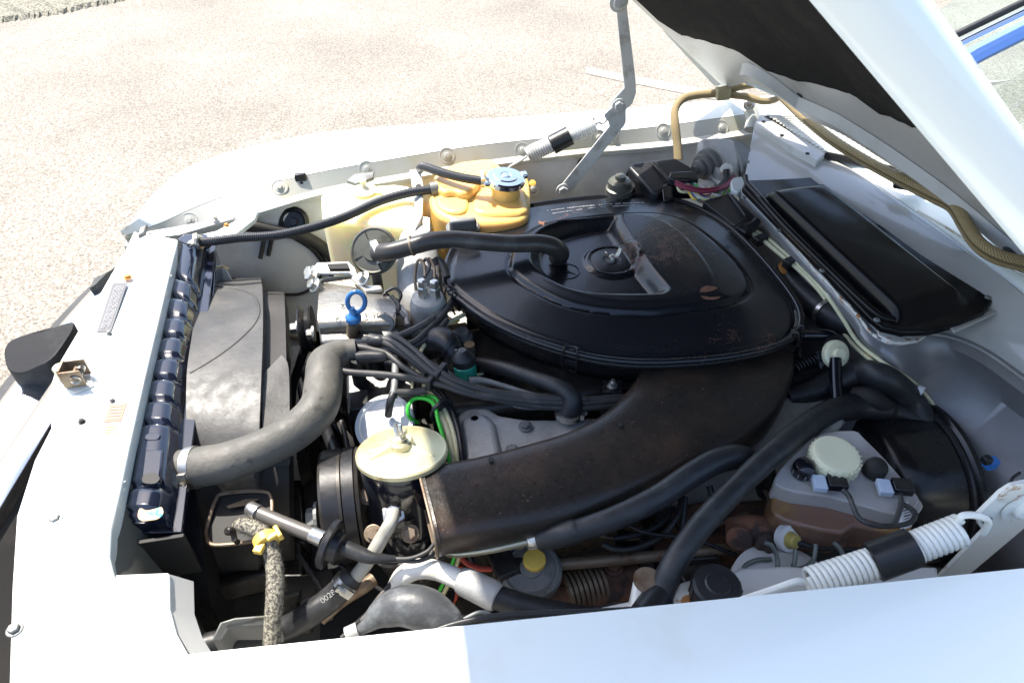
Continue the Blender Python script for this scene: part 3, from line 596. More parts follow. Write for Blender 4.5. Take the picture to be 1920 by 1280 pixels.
# pressed rear rail, holes, hinge
rail = [HP(srear(y)+.02, y, nn(y)-.006) for y in np.linspace(YN+.02, YF-.05, 40)]
mb = MB(); mb.grid([[HP(srear(y)+.002, y, nn(y)) for y in np.linspace(YN+.01, YF-.16, 40)], [HP(srear(y)+.006, y, nn(y)-.018) for y in np.linspace(YN+.01, YF-.16, 40)], [HP(srear(y)+.045, y, nn(y)-.020) for y in np.linspace(YN+.01, YF-.16, 40)], [HP(srear(y)+.06, y, nn(y)-.001) for y in np.linspace(YN+.01, YF-.16, 40)]])
mb.build('rear_rail', UND, hood)
for a, r_ in (((1500, 178), .007), ((1517, 208), .004), ((1650, 285), .004), ((1805, 318), .006), ((1735, 340), .004), ((1868, 405), .006), ((1880, 412), .005), ((1700, 300), .003)):
    q = PH(a[0], a[1], 0)
    if not q: continue
    s, y = q; mb = MB(); mb.lathe([(r_, -.001), (r_, .0015), (0, .0015)], HP(s, y, nn(y)-.001), -HN, 12); mb.build('drain_hole', DARK, hood)
slab('hinge', [(1338, 148, .99), (1362, 140, 1.0), (1412, 196, .985), (1398, 208, .97), (1372, 190, .975)], .99, .004, WARM, CAR, bevel=.001)
hose('hinge_leg', [(1405, 200, .97), (1412, 222, .95), (1408, 244, .93)], 26, FLANGE, CAR, n=3)
for a in ((1361, 152, 1.0), (1404, 198, .985)): bolt('hinge_bolt', P(*a), (-.3, -.6, .7), .009, .008, ZINC, CAR)
slab('hinge_rail', [(1245, 58, 1.13), (1262, 52, 1.14), (1395, 150, 1.0), (1385, 158, .995), (1340, 160, 1.0)], 1.1, .003, FLANGE, CAR, bevel=.001)
# ---- struts
def plate(name, px, y, th, m, parent, label=None, yo=0):
    top = [PY(a, b_, y) for a, b_ in px]; mb = MB(); mb.prism(top, Vector((0, th, 0))); return mb.build(name, m, parent, label=label, bevel=.0012, bseg=2, smooth=True, auto=30)
st = plate('bonnet_strut', [(1152, -60), (1174, -60), (1176, 17), (1192, 148), (1193, 175), (1186, 195), (1174, 206), (1150, 202), (1146, 192), (1171, 165), (1155, 13)], 1.494, .004, BAR, CAR, 'far side bonnet strut of two pivoted grey links')
plate('lower_link', [(1133, 215), (1149, 200), (1160, 190), (1174, 196), (1174, 229), (1170, 237), (1072, 359), (1064, 367), (1054, 369), (1046, 360), (1050, 351), (1143, 237), (1141, 229), (1135, 222)], 1.405, .004, BAR, st)
for a, r_, y_ in (((1159, 197), .010, 1.403), ((1055, 356), .011, 1.403), ((1160, 4), .014, 1.486)):
    bolt('pivot_bolt', PY(a[0], a[1], y_), (0, -1, 0), r_, .010, BAR, st)
def spring(name, p0, p1, turns, r, wr, m, parent, label=None):
    ax = (p1-p0).normalized(); u = ax.cross(Vector((0, 1, 0))).normalized(); v = ax.cross(u); L_ = (p1-p0).length; n = turns*14
    mb = MB(); mb.sweep([p0+ax*(L_*i/n)+(u*math.cos(2*math.pi*i/14)+v*math.sin(2*math.pi*i/14))*r for i in range(n+1)], wr, 8)
    return mb.build(name, m, parent, label=label, auto=80)
def sleeve(name, p0, p1, r, m, parent):
    mb = MB(); mb.sweep([p0, p0.lerp(p1, .02), p0.lerp(p1, .98), p1], [r*.93, r, r, r*.93], 24); return mb.build(name, m, parent, auto=50)
Y = 1.465
s1 = spring('strut_spring', PY(990, 291, Y), PY(1034, 270, Y), 10, .0165, .0030, BAR, CAR, 'grey coil spring of the far bonnet strut')
spring('coil_section', PY(1068, 256, Y), PY(1117, 234, Y), 11, .0150, .0029, BAR, s1)
sleeve('spring_sleeve', PY(1034, 272, Y), PY(1069, 254, Y), .0225, BLKP, s1)
for nm, pp in (('spring_hook', [(988, 293), (975, 302), (950, 316), (925, 330)]), ('spring_hook', [(1117, 234), (1122, 229), (1130, 232), (1140, 222)])):
    q = spline([tuple(PY(a, b_, Y)) for a, b_ in pp], 5); mb = MB(); mb.sweep(q, .003, 8); mb.build(nm, BAR, s1)
Y = .385
sn = plate('bonnet_strut', [(1745, 1100), (1845, 997), (1836, 985), (1832, 968), (1877, 924), (1898, 911), (1925, 905), (1990, 900), (1990, 960), (1925, 987), (1850, 1050), (1790, 1100)], Y, .006, SPRW, CAR, 'near side white strut bracket at the right edge of the bay')
disc('pivot_washer', PY(1915, 948, Y-.001), (0, -1, 0), [(.026, 0), (.026, .003), (.014, .0035), (.014, .010), (.011, .012), (.008, .012), (.0075, .009), (0, .009)], SPRW, sn)
disc('bushing', PY(1898, 922, Y-.0), (0, -1, 0), [(.018, 0), (.018, .002), (.014, .003)], WCHIP, sn)
disc('hook_hole', PY(1851, 975, Y-.0008), (0, -1, 0), [(.006, 0), (.006, .001), (0, .001)], DARK, sn)
YS = .372
s2 = spring('strut_spring', PY(1514, 1094, YS), PY(1648, 1052, YS), 13, .0168, .0034, SPRW, CAR, 'heavy white coil spring of the near bonnet strut')
spring('coil_section', PY(1704, 1030, YS), PY(1804, 992, YS), 10, .0168, .0034, SPRW, s2)
sleeve('spring_sleeve', PY(1636, 1054, YS), PY(1714, 1025, YS), .0240, BLKP, s2)
for pp in ([(1505, 1090), (1490, 1090), (1450, 1104), (1390, 1124)], [(1796, 975), (1806, 966), (1830, 966), (1852, 975), (1850, 990), (1842, 1000)]):
    q = spline([tuple(PY(a, b_, YS-.006)) for a, b_ in pp], 5); mb = MB(); mb.sweep(q, .0042, 8); mb.build('spring_hook', SPRW, s2)
# ================================================================= the bay floor and engine block
mb = MB(); mb.prism([P(200, 1100, .25)+Vector((-.2, -.4, 0)), Vector((-.6, 1.7, .25)), Vector((1.1, 1.7, .25)), Vector((1.2, .1, .25))], .01); mb.build('undertray', DARK, CAR, smooth=False)
mb = MB(); mb.box((.33, .90, .55), .72, .34, .30); mb.box((.33, .90, .74), .62, .22, .12); mb.box((-.04, .9, .62), .06, .30, .26); mb.box((.0, .72, .60), .1, .16, .2)
BLK = mb.build('engine_block', OIL, CAR, bevel=.02, label='oily dark engine block under the air filter')
rr = random.Random(4)
mb = MB()
for i in range(90):
    x = rr.uniform(.0, .72); y = rr.uniform(.50, 1.2); mb.box((x, y, .66+rr.uniform(-.06, .06)), rr.uniform(.02, .07), rr.uniform(.02, .07), rr.uniform(.03, .09), (1, rr.uniform(-.5, .5), 0))
cl = mb.build('engine_casting', OIL, BLK, bevel=.003); cl['kind'] = 'stuff'
# ================================================================= radiator
t0, t1 = P(362, 452, .88), P(277, 992, .875)
ra = MB(); n = 130; rows = []
def tk(px, py, z): return P(px, py, z)
Lc = [(338, 452), (322, 520), (300, 640), (277, 740), (262, 820), (248, 900), (232, 985)]; Rc = [(390, 452), (377, 540), (361, 640), (346, 740), (340, 820), (334, 900), (318, 985)]
LS = [Vector(v) for v in spline([tuple(P(a, b_, .862)) for a, b_ in Lc], 22)]; RS = [Vector(v) for v in spline([tuple(P(a, b_, .862)) for a, b_ in Rc], 22)]
NR = len(LS); ribs = [538, 573, 608, 645, 684, 724, 765, 808]
for i in range(NR):
    l, r = LS[i], RS[i]; c = (l+r)/2; v = c-CC; py = 640-CF*v.dot(UPV)/v.dot(FW)
    g = 0
    for q in ribs: g = max(g, math.exp(-((py-q)/3.2)**2))
    if py > 900: g = max(g, .8*math.exp(-((py-925)/5)**2))
    e_ = 1 if 4 < i < NR-5 else (.6 if 1 < i < NR-2 else .25)
    w_ = (r-l)*.5; g *= .8; sq = 1-.10*g
    row = []
    for u_, z_ in ((-1.0, -.05), (-1.0, -.02), (-.95, -.004), (-.88, .012), (-.76, .018), (-.3, .021), (.15, .021), (.5, .018), (.62, .010), (.78, .004), (.9, -.004), (.97, -.02), (1.0, -.05)):
        row.append(c+w_*u_+Vector((0, 0, (z_-.009*g*(1 if abs(u_) < .9 else .0))*e_ if z_ > -.03 else z_)))
    rows.append(row)
mb = MB(); mb.grid(rows); mb.f.append(tuple(range(13))); mb.f.append(tuple((NR-1)*13+k for k in range(13)))
rad_ = mb.build('radiator', TANK, CAR, label='long glossy blue black radiator header tank with ribs', auto=75)
mb = MB(); mb.prism([LS[0]+Vector((.0, .01, -.012)), RS[0]+Vector((.012, .01, -.012)), RS[-1]+Vector((.012, -.004, -.012)), LS[-1]+Vector((-.004, -.004, -.012))], .004); mb.build('tank_seam', TANK, rad_, bevel=.001)
mb = MB(); mb.prism([LS[0]+Vector((.006, 0, -.05)), RS[0]+Vector((-.004, 0, -.05)), RS[-1]+Vector((-.004, 0, -.05)), LS[-1]+Vector((.006, 0, -.05))], .42); mb.build('radiator_core', DARK, rad_)
slab('tank_boss', [(270, 842), (306, 842), (300, 905), (262, 905)], .884, .008, TANK, rad_, bevel=.003)
slab('tank_boss', [(275, 812), (300, 812), (296, 824), (271, 824)], .884, .004, TANK, rad_, bevel=.002, smoothn=3)
slab('worn_patch', [(262, 952), (275, 956), (290, 953), (303, 950), (306, 962), (296, 972), (280, 975), (266, 976), (258, 968)], .8808, .0012, PTAN, rad_, bevel=.0004, smoothn=3, label='bare tan and turquoise patch where the paint is worn off')
slab('worn_patch', [(272, 888), (290, 886), (300, 896), (290, 906), (270, 905), (266, 897)], .8864, .0010, OIL2, rad_, bevel=.0004, smoothn=3, label='scuffed grey patch on the tank')
disc('filler_bump', P(352, 478, .872), (0, 0, 1), [(.007, 0), (.007, .006), (.004, .009), (0, .009)], TANK, rad_, seg=14)
slab('side_bracket', [(228, 996, .845), (322, 990, .845), (318, 1060, .80), (318, 1068, .76), (222, 1068, .76), (222, 1050, .80)], .84, .01, BLKP, rad_, bevel=.002)
mb = MB(); q = P(270, 1000, .862); mb.box(q+Vector((.004, -.006, -.05)), .088, .006, .085); mb.build('bracket_face', OIL2, rad_, bevel=.001)
mb = MB(); mb.box(P(268, 1022, .83)+Vector((0, -.012, 0)), .012, .003, .006); mb.build('bracket_slot', DARK, rad_)
slab('tank_end_bracket', [(332, 448, .885), (345, 438), (388, 438), (394, 452), (384, 458), (345, 456)], .885, .014, TANK, rad_, bevel=.003)
slab('frame_rail', [(392, 450, .855), (406, 470), (402, 540), (388, 640), (368, 740), (352, 830), (344, 830), (352, 740), (368, 640), (380, 540), (388, 470)], .838, .05, TANK, rad_, bevel=.002)
oh = hose('overflow_hose', [(366, 455, .898), (400, 452, .905), (450, 446, .90), (520, 441, .895), (590, 425, .90), (650, 405, .905), (710, 378, .91), (765, 362, .915), (812, 355, .92)], 17, RIB, CAR, 'thin ribbed black hose from radiator to coolant tank')
worm('hose_clip', P(374, 454, .902), P(384, 453, .902)-P(366, 455, .9), .0125, oh, (0, -.5, 1), wd=.008)
ring('hose_ferrule', P(814, 354, .921), P(820, 353, .921)-P(806, 356, .92), .0125, .016, .002, DALU, oh)
hose('inlet_spigot', [(356, 459, .888), (360, 456, .894), (368, 455, .90)], 13, CHR, rad_)
# ---- shroud
sc = Vector((0, P(420, 720, .80).y, .58)); 
def arcrows(x0, x1, r0, r1, a0, a1, n=30, m_=8, flat=None):
    rows = []
    for i in range(n+1):
        a = R(a0+(a1-a0)*i/n); rows.append([Vector((x0+(x1-x0)*k/m_, sc.y+math.cos(a)*(r0+(r1-r0)*k/m_), sc.z+math.sin(a)*(r0+(r1-r0)*k/m_))) for k in range(m_+1)])
    return rows
def pxgrid(name, rows_px, m, parent, label=None, crown=0, nc=8, sub=5, skirt=0, **kw):
    """rows of (left px, left py, right px, right py, z[, crown]) -> smooth sheet"""
    L_ = spline([tuple(P(r[0], r[1], r[4])) for r in rows_px], sub); R_ = spline([tuple(P(r[2], r[3], r[4])) for r in rows_px], sub)
    rows = []
    for l, r in zip(L_, R_):
        l, r = Vector(l), Vector(r); row = [l.lerp(r, k/nc)+Vector((0, 0, crown*(1-(2*k/nc-1)**2))) for k in range(nc+1)]
        if skirt: row = [row[0]+Vector((.002, 0, -skirt)), row[0]+Vector((0, 0, -.003))]+row+[row[-1]+Vector((0, 0, -.003)), row[-1]+Vector((-.002, 0, -skirt))]
        rows.append(row)
    mb = MB(); mb.grid(rows); return mb.build(name, m, parent, label=label, **kw)
q = P(376, 529, .80); q2 = P(490, 527, .80)
sh = pxgrid('fan_shroud', [(380, 520, 488, 518, .66), (378, 524, 489, 521, .74), (376, 529, 490, 527, .805), (373, 545, 492, 544, .832), (366, 590, 493, 590, .852), (358, 640, 492, 650, .864), (351, 690, 490, 700, .866), (349, 745, 488, 750, .86), (350, 800, 486, 810, .845), (352, 860, 485, 870, .815), (356, 930, 484, 930, .765), (362, 1000, 484, 1000, .70), (370, 1090, 484, 1090, .6)],
            SHR, CAR, 'dusty grey plastic fan shroud behind the radiator', skirt=.03, auto=50)
_bs = BVHTree.FromPolygons([v.co+CTR[sh.name] for v in sh.data.vertices], [tuple(p.vertices) for p in sh.data.polygons])
def SS(px, py):
    d = ray(px, py).normalized(); h = _bs.ray_cast(CC, d)[0]; return (px, py, (h+Vector((0, 0, -.0006))).z if h else .85)
hose('moulded_fold', [SS(*a) for a in ((396, 536), (440, 541), (474, 553), (486, 580), (478, 606), (450, 636), (420, 660), (390, 680), (356, 700))], 5, SHR, sh, n=8, seg=8)
sh2 = pxgrid('fan_ring', [(492, 545, 533, 547, .60), (492, 550, 533, 552, .79), (493, 600, 535, 600, .822), (493, 680, 537, 680, .84), (491, 760, 539, 765, .84), (489, 850, 541, 850, .81), (487, 930, 542, 930, .76), (487, 1010, 543, 1010, .68), (487, 1100, 545, 1100, .55)], SHD, CAR, 'dark inner fan ring', skirt=.05, auto=50)
pxgrid('ring_joint', [(492, 702, 528, 665, .85), (492, 760, 541, 690, .848), (491, 830, 543, 800, .835), (490, 880, 544, 870, .812)], SHR, sh2, nc=3)
# fan blades in the dark gap
fan = disc('cooling_fan', Vector((-.155, sc.y, .60)), (1, 0, 0), [(.05, -.02), (.05, .03), (.03, .05), (0, .05)], DARK, CAR, 'black cooling fan in the gap behind the shroud')
for k in range(7):
    a = 2*math.pi*k/7+.2; d = Vector((0, math.cos(a), math.sin(a))); t = Vector((0, -math.sin(a), math.cos(a)))
    mb = MB(); rows = []
    for s_ in np.linspace(.05, .225, 6):
        rows.append([Vector((-.155, sc.y, .60))+d*s_+t*(u*.045)+Vector((u*.022, 0, 0)) for u in (-1, -.4, .3, 1)])
    mb.grid(rows); mb.build('fan_blade', BLKP, fan, solid=.003)
# lower shroud, dark
pxgrid('lower_shroud', [(330, 880, 360, 880, .80), (335, 960, 372, 960, .80), (340, 1040, 384, 1050, .78), (350, 1120, 400, 1150, .70), (365, 1180, 430, 1200, .6)], BLKP, CAR, nc=3, label='black lower shroud beside the radiator')
pxgrid('lower_shroud', [(370, 900, 600, 900, .62), (370, 980, 600, 980, .60), (372, 1080, 600, 1080, .56), (380, 1180, 600, 1180, .52), (380, 1260, 600, 1250, .48)], SHD, CAR, nc=3)
# ---- upper coolant hose
uh = hose('coolant_hose', [(322, 882, .835), (345, 878, .84, 72), (380, 874, .845, 76), (430, 864, .85, 74), (500, 838, .855, 72), (560, 803, .86, 72), (598, 762, .865, 72), (607, 715, .87, 70), (612, 680, .872, 66), (640, 660, .872, 48), (668, 655, .872, 40)], 72, RUBG, CAR, 'thick dusty grey coolant hose bending in an S', n=10, seg=28)
a = P(363, 876, .842); dr = P(385, 873, .845)-P(345, 878, .84)
worm('hose_clamp', a, dr, rad(76, a)+.0005, uh, Vector((0, -.8, .35)), wd=.013)
sp_ = hose('tank_spigot', [(305, 886, .83), (330, 881, .837)], 58, BLKS, rad_)
# ---- washer bottle
wb = slab('washer_bottle', [(600, 362, .90), (612, 352, .90), (650, 348), (740, 342), (772, 346), (778, 356), (780, 400, .895), (776, 425, .892), (700, 418, .89), (615, 408, .89), (602, 400, .89)], .90, .20, LEM, CAR, label='translucent pale yellow washer fluid bottle', bevel=.016, bseg=5)
pc = P(683, 358, .902)
disc('bottle_cap', pc, (0, 0, 1), [(.027, -.002), (.027, .003), (.020, .006), (.010, .009), (.006, .011), (.0045, .014), (.0045, .020), (.007, .021), (.007, .025), (0, .026)], CREAM, wb)
slab('cap_strap', [(690, 351), (716, 356), (718, 362), (690, 360)], .904, .003, CREAM, wb, bevel=.001)
slab('bottle_strap', [(768, 318, .915), (788, 316, .915), (794, 350, .91), (792, 402, .905), (778, 430, .90), (776, 370, .90)], .9, .012, WARM, CAR, bevel=.002)
hose('strap_bolt', [(785, 350, .92), (785, 352, .915)], 12, ZINC, CAR, straight=True)
slab('bottle_bracket', [(650, 338, .905), (664, 326, .905), (700, 322, .905), (700, 332, .905), (668, 344, .905)], .9, .008, DALU, CAR, bevel=.001)
# ---- coolant expansion tank
ec = P(888, 352, .91)
et = slab('expansion_tank', [(806, 352, .915), (815, 325, .925), (850, 305, .93), (890, 298, .93), (925, 297, .93), (942, 312, .925), (985, 325, .915), (994, 350, .91), (992, 395, .905), (975, 412, .905), (925, 420, .905), (870, 418, .905), (825, 405, .905), (806, 380, .91)], .91, .13, AMB, CAR, label='amber plastic coolant expansion tank', bevel=.022, bseg=6, smoothn=3)
slab('tank_seam', [(790, 380, .87), (800, 410, .865), (840, 428, .86), (900, 432, .86), (990, 410, .86), (990, 380, .87), (880, 350, .87)], .87, .006, AMB, et, bevel=.002, smoothn=3)
slab('tank_shoulder', [(812, 340, .93), (835, 318, .935), (880, 303, .937), (924, 302, .937), (926, 318, .935), (905, 330, .933), (890, 352, .93), (870, 362, .93), (850, 358, .93), (830, 358, .93)], .93, .03, AMB, et, bevel=.012, bseg=5, smoothn=3)
slab('tank_lobe', [(886, 368, .917), (900, 354, .917), (940, 347, .917), (980, 347, .917), (990, 370, .915), (986, 396, .914), (940, 402, .914), (900, 400, .914), (884, 390, .915)], .92, .04, AMB, et, bevel=.014, bseg=5, smoothn=3)
slab('tank_lobe', [(818, 366, .917), (845, 360, .917), (874, 366, .917), (878, 385, .915), (868, 398, .914), (838, 396, .914), (820, 384, .915)], .92, .03, AMB, et, bevel=.012, bseg=5, smoothn=3)
cc_ = P(948, 334, .955)
disc('tank_neck', cc_-Vector((0, 0, .026)), (0, 0, 1), [(.030, -.02), (.030, .010), (.036, .012), (.036, .024)], AMB, et)
cap = disc('pressure_cap', cc_, (.1, -.05, 1), [(.039, -.010), (.041, -.008), (.041, .001), (.038, .004), (.026, .005), (.024, .007), (.012, .0075), (.010, .0055), (.009, .008), (.006, .009), (0, .009)], CHR, et, 'polished radiator pressure cap')
for s_ in (-1, 1): mb = MB(); mb.box(cc_+Vector((s_*.041, s_*.010, -.002)), .014, .020, .010); mb.build('cap_lug', CHR, cap, bevel=.003)
ph = hose('breather_pipe', [(786, 320, .90, 14), (790, 314, .935), (800, 314, .945), (830, 324, .95), (870, 334, .952), (905, 339, .952), (925, 339, .95)], 17, RIB, CAR, 'short ribbed black hose to the pressure cap')
worm('hose_clip', P(904, 339, .952), (1, .0, 0), .0135, ph, (0, -.3, 1), wd=.008)
for a in ((1000, 356), (998, 345)): disc('mount_knob', P(a[0], a[1], .86), (0, -.6, .7), [(.008, 0), (.008, .006), (0, .008)], YEL if a[1] == 345 else ZINC, et, seg=12)
slab('tank_bracket', [(792, 405, .90), (806, 408, .90), (806, 432, .89), (794, 440, .885)], .89, .01, WARM, CAR, bevel=.001)
# ---- wiring on the inner wing
hose('wing_harness', [SW(440, 424, .014), SW(470, 424, .014), SW(520, 434, .014), SW(560, 440, .014), SW(600, 460, .014), SW(640, 500, .014)], 22, SHD, CAR, 'dark taped wiring loom along the inner wing')
hose('wing_cable', [SW(545, 440), SW(590, 470), SW(625, 520)], 11, BLKP, CAR)
hose('wing_cable', [SW(500, 548), SW(530, 552), SW(565, 550), SW(590, 535), SW(605, 510)], 6, BLKP, CAR)
hose('rubber_pipe', [SW(535, 628), SW(550, 632), SW(575, 632)], 10, RPIPE, CAR)
hose('plug_lead', [(405, 490, .80), (415, 500, .79), (425, 505, .78)], 12, ZINC, CAR)
slab('horn_bracket', [(404, 500, .80), (425, 503, .80), (438, 530, .78), (400, 528, .78)], .8, .03, WARM, CAR, bevel=.003)
# ---- belt driven compressor
cp = slab('compressor', [(596, 525, .865), (610, 515, .87), (660, 512, .872), (680, 530, .87), (700, 548, .865), (735, 560, .862), (742, 590, .86), (738, 625, .855), (700, 642, .85), (640, 645, .85), (600, 640, .855), (594, 590, .86)], .86, .14, ALUB, CAR, label='bright cast aluminium compressor with lettering', bevel=.014, bseg=5)
pxgrid('housing_crown', [(600, 522, 690, 538, .860), (598, 545, 735, 560, .873), (596, 575, 742, 582, .880), (596, 602, 741, 604, .876), (600, 622, 738, 620, .860), (603, 632, 734, 630, .842)], ALUB, cp, nc=6, crown=.003, skirt=.02, sub=5, auto=60)
slab('housing_rib', [(605, 612, .862), (740, 604, .862), (742, 622, .85), (700, 638, .84), (606, 638, .84)], .86, .05, ALUB, cp, bevel=.006)
slab('mounting_bracket', [(588, 500, .885), (594, 491, .888), (655, 490, .888), (664, 500, .888), (672, 518, .88), (664, 520, .88), (655, 511, .883), (598, 513, .883), (592, 530, .875), (586, 528, .875)], .885, .006, ZINC, cp, bevel=.0025)
slab('bracket_slot', [(613, 494), (652, 493), (656, 503), (616, 504)], .8895, .001, DARK, cp, bevel=0)
slab('mounting_bracket', [(658, 520, .885), (668, 512, .885), (690, 534, .88), (715, 534, .88), (718, 542, .88), (685, 545, .88)], .885, .008, ZINC, cp, bevel=.002)
for a in ((588, 520, .88, .011), (592, 536, .878, .010), (684, 523, .888, .010), (586, 512, .87, .010)): bolt('compressor_bolt', P(a[0], a[1], a[2]), (-.7, -.2, .7), a[3], .014, ZINC, cp)
for k, ch in enumerate("QR SH37"):
    if ch == ' ': continue
    a = P(632+k*18, 594-k*.6, .884); text('cast_letter', ch, .014, frame(a, RT, Vector((0, -.25, 1))), DARK, cp)
text('cast_letter', '7', .012, frame(P(642, 575, .887), RT, Vector((0, -.25, 1))), DARK, cp)
pl = P(577, 620, .80)
pu = disc('pulley', pl, (1, 0, 0), [(.02, -.012), (.046, -.012), (.048, -.009), (.040, 0), (.048, .009), (.046, .012), (.02, .014)], BLKS, cp)
bolt('pulley_nut', pl+Vector((-.012, 0, .01)), (-1, 0, 0), .011, .018, ZINC, pu); bolt('compressor_bolt', P(590, 625, .835), (-1, 0, 0), .010, .014, ZINC, cp)
hose('drive_belt', [(575, 640, .80), (560, 690, .74), (548, 730, .68), (545, 800, .60)], 17, BLKP, CAR, n=3)
# ---- dipstick with blue ring
dk = P(660, 640, .83); dt = P(666, 592, .905)
dp = hose('dipstick_tube', [(660, 645, .82), (661, 625, .86), (662, 605, .885)], 23, RPIPE, CAR, 'oil dipstick with a blue ring handle', straight=True)
tp = P(663, 597, .895); mb = MB()
mb.lathe([(.013, -.004), (.0135, 0), (.0135, .005), (.009, .008), (.006, .012), (.005, .022)], tp, (0, .1, 1), 20)
rc = P(668, 566, .925); up_ = Vector((.15, .15, 1)).normalized(); sd = Vector((1, -.1, -.1)).normalized()
mb.sweep([rc+up_*math.cos(t)*.019+sd*math.sin(t)*.0145 for t in np.linspace(0, 2*math.pi, 40)], .0042, 10, cap=False)
mb.build('dipstick_handle', BLUE, dp, auto=60)
# ---- thermostat side: elbow, terminals, filler cap, hose with filter disc
el = hose('intake_elbow', [(784, 452, .855, 70), (783, 470, .855, 76), (785, 500, .85, 82), (789, 550, .83, 84), (800, 600, .79, 82)], 76, ALU, CAR, 'rounded cast aluminium elbow beside the air filter', n=6, seg=24)
disc('intake_elbow_head', P(783, 455, .855), (0, 0, 1), [(.034, -.05), (.038, -.01), (.037, .004), (.031, .014), (.018, .020), (0, .022)], ALU, el)
hs = disc('sensor_housing', P(802, 562, .885), (0, -.05, 1), [(.034, -.06), (.033, -.01), (.028, .006), (.024, .008), (0, .008)], ALU, CAR, 'cast housing with two wired sensor terminals')
slab('sensor_flange', [(762, 590, .84), (790, 572, .84), (830, 575, .84), (840, 596, .84), (822, 618, .84), (768, 618, .84)], .84, .02, ALU, hs, bevel=.004)
for a in ((793, 540), (816, 542)):
    mb = MB(); q = P(a[0], a[1]+8, .900); mb.lathe([(.010, -.012), (.010, .012), (.008, .014), (.008, .026), (.005, .028)], q, (0, 0, 1), 6); mb.build('terminal', ZINC, hs, smooth=False)
for pp in ([(797, 520, .925), (796, 500, .93), (790, 488, .935), (782, 492, .93), (778, 520, .91), (780, 545, .89)], [(796, 520, .925), (806, 500, .93), (800, 486, .935), (794, 490, .93)], [(815, 522, .925), (814, 502, .93), (806, 486, .935), (800, 488, .935)], [(838, 520, .89), (832, 500, .90), (822, 488, .905), (814, 492, .905)]):
    hose('sensor_wire', pp, 6 if pp[0][0] < 830 else 15, RPIPE if pp[0][0] in (797, 815) else WIRE, hs)
oc = disc('oil_filler_cap', P(868, 425, .905), (0, 0, 1), [(.034, -.03), (.034, 0), (.030, .004), (0, .005)], DALU, CAR, 'grey metal oil filler cap tucked behind the air filter')
mb = MB(); mb.box(P(868, 421, .918), .054, .014, .026); mb.build('cap_grip', DALU, oc, bevel=.006)
bh = hose('breather_hose', [(706, 474, .905, 36), (730, 472, .915, 34), (770, 462, .925, 34), (810, 452, .935, 34), (850, 449, .938, 33), (900, 453, .935, 33), (960, 457, .93, 33), (1005, 456, .925, 34), (1035, 462, .915, 35), (1050, 474, .895, 35), (1046, 484, .875, 35)], 34, mat('warm_black_rubber', (.035, .032, .030), .35, bump=.08, bscale=200, c2=(.10, .095, .085), c2scale=10, c2lo=.5, c2hi=.8), CAR, 'smooth black breather hose lying across the air filter lid', n=8, seg=22)
a = P(772, 461, .9255); ring('hose_seam_ring', a, P(790, 457, .93)-P(750, 467, .92), rad(34, a), .004, .0025, RPIPE, bh)
vd = disc('vacuum_disc', P(701, 470, .898), (-.25, -.55, .55), [(.034, -.012), (.045, -.008), (.047, -.003), (.047, .002), (.043, .005), (.040, .003), (.022, .004), (.020, .008)], DISC, CAR, 'round grey disc filter on the end of the breather hose', seg=44)
ring('disc_collar', P(706, 472, .906), (.9, .2, .1), .017, .012, .005, WPL, vd)
disc('support_post', P(705, 510, .84), (0, 0, 1), [(.010, -.10), (.010, .03)], DALU, CAR)
for k in range(4):
    t = k*math.pi/2+.3; ax = Vector((-.25, -.55, .55)).normalized(); u = ax.cross(Vector((1, 0, 0))).normalized(); v = ax.cross(u); dd = u*math.cos(t)+v*math.sin(t)
    mb = MB(); c0 = P(701, 470, .898)+ax*.004; mb.sweep([c0+dd*.024, c0+dd*.041], .0012, 4); mb.build('disc_rib', DARK, vd)
# ================================================================= air filter
ZL = .883
zo = lambda X, Y_: (820+.3907*X, 340+.3907*Y_)
ol = [(35, 470), (48, 370), (105, 270), (200, 185), (330, 135), (480, 102), (700, 74), (900, 62), (1060, 68), (1190, 95), (1310, 150), (1430, 232), (1550, 350), (1660, 480), (1728, 580), (1748, 650), (1735, 710), (1690, 752), (1590, 792), (1400, 832), (1200, 852), (980, 858), (770, 838), (570, 790), (390, 728), (240, 655), (130, 580), (65, 525)]
OL = np.array([tuple(P(*zo(*a), ZL))[:2] for a in ol]); OL = np.array(spline(OL, 8, True))
st2 = [(350, 420), (380, 330), (450, 262), (560, 215), (760, 185), (950, 172), (1080, 178), (1200, 215), (1320, 300), (1430, 405), (1488, 500), (1470, 560), (1380, 603), (1200, 632), (980, 650), (760, 636), (590, 595), (450, 525), (375, 470)]
S2 = np.array(spline([tuple(P(*zo(*a), ZL))[:2] for a in st2], 6, True))
dpx = [(432, 410), (440, 340), (495, 280), (590, 238), (720, 208), (862, 196), (885, 240), (925, 305), (970, 370), (1030, 455), (1112, 555), (1085, 592), (1020, 598), (880, 599), (740, 592), (620, 568), (530, 522), (462, 468)]
D2 = np.array(spline([tuple(P(*zo(*a), ZL-.01))[:2] for a in dpx], 6, True))
def sdf(poly, pt):
    a = poly; b_ = np.roll(poly, -1, 0); d = b_-a; L2 = (d**2).sum(1)
    t = np.clip(((pt-a)*d).sum(1)/L2, 0, 1); dist = np.sqrt(((a+d*t[:, None]-pt)**2).sum(1).min())
    x, y = pt; c = ((a[:, 1] > y) != (b_[:, 1] > y)) & (x < (b_[:, 0]-a[:, 0])*(y-a[:, 1])/(b_[:, 1]-a[:, 1]+1e-12)+a[:, 0])
    return dist if c.sum() % 2 else -dist
def ss(a, b_, x): t = min(1, max(0, (x-a)/(b_-a))); return t*t*(3-2*t)
BC = P(1146, 499, .860)
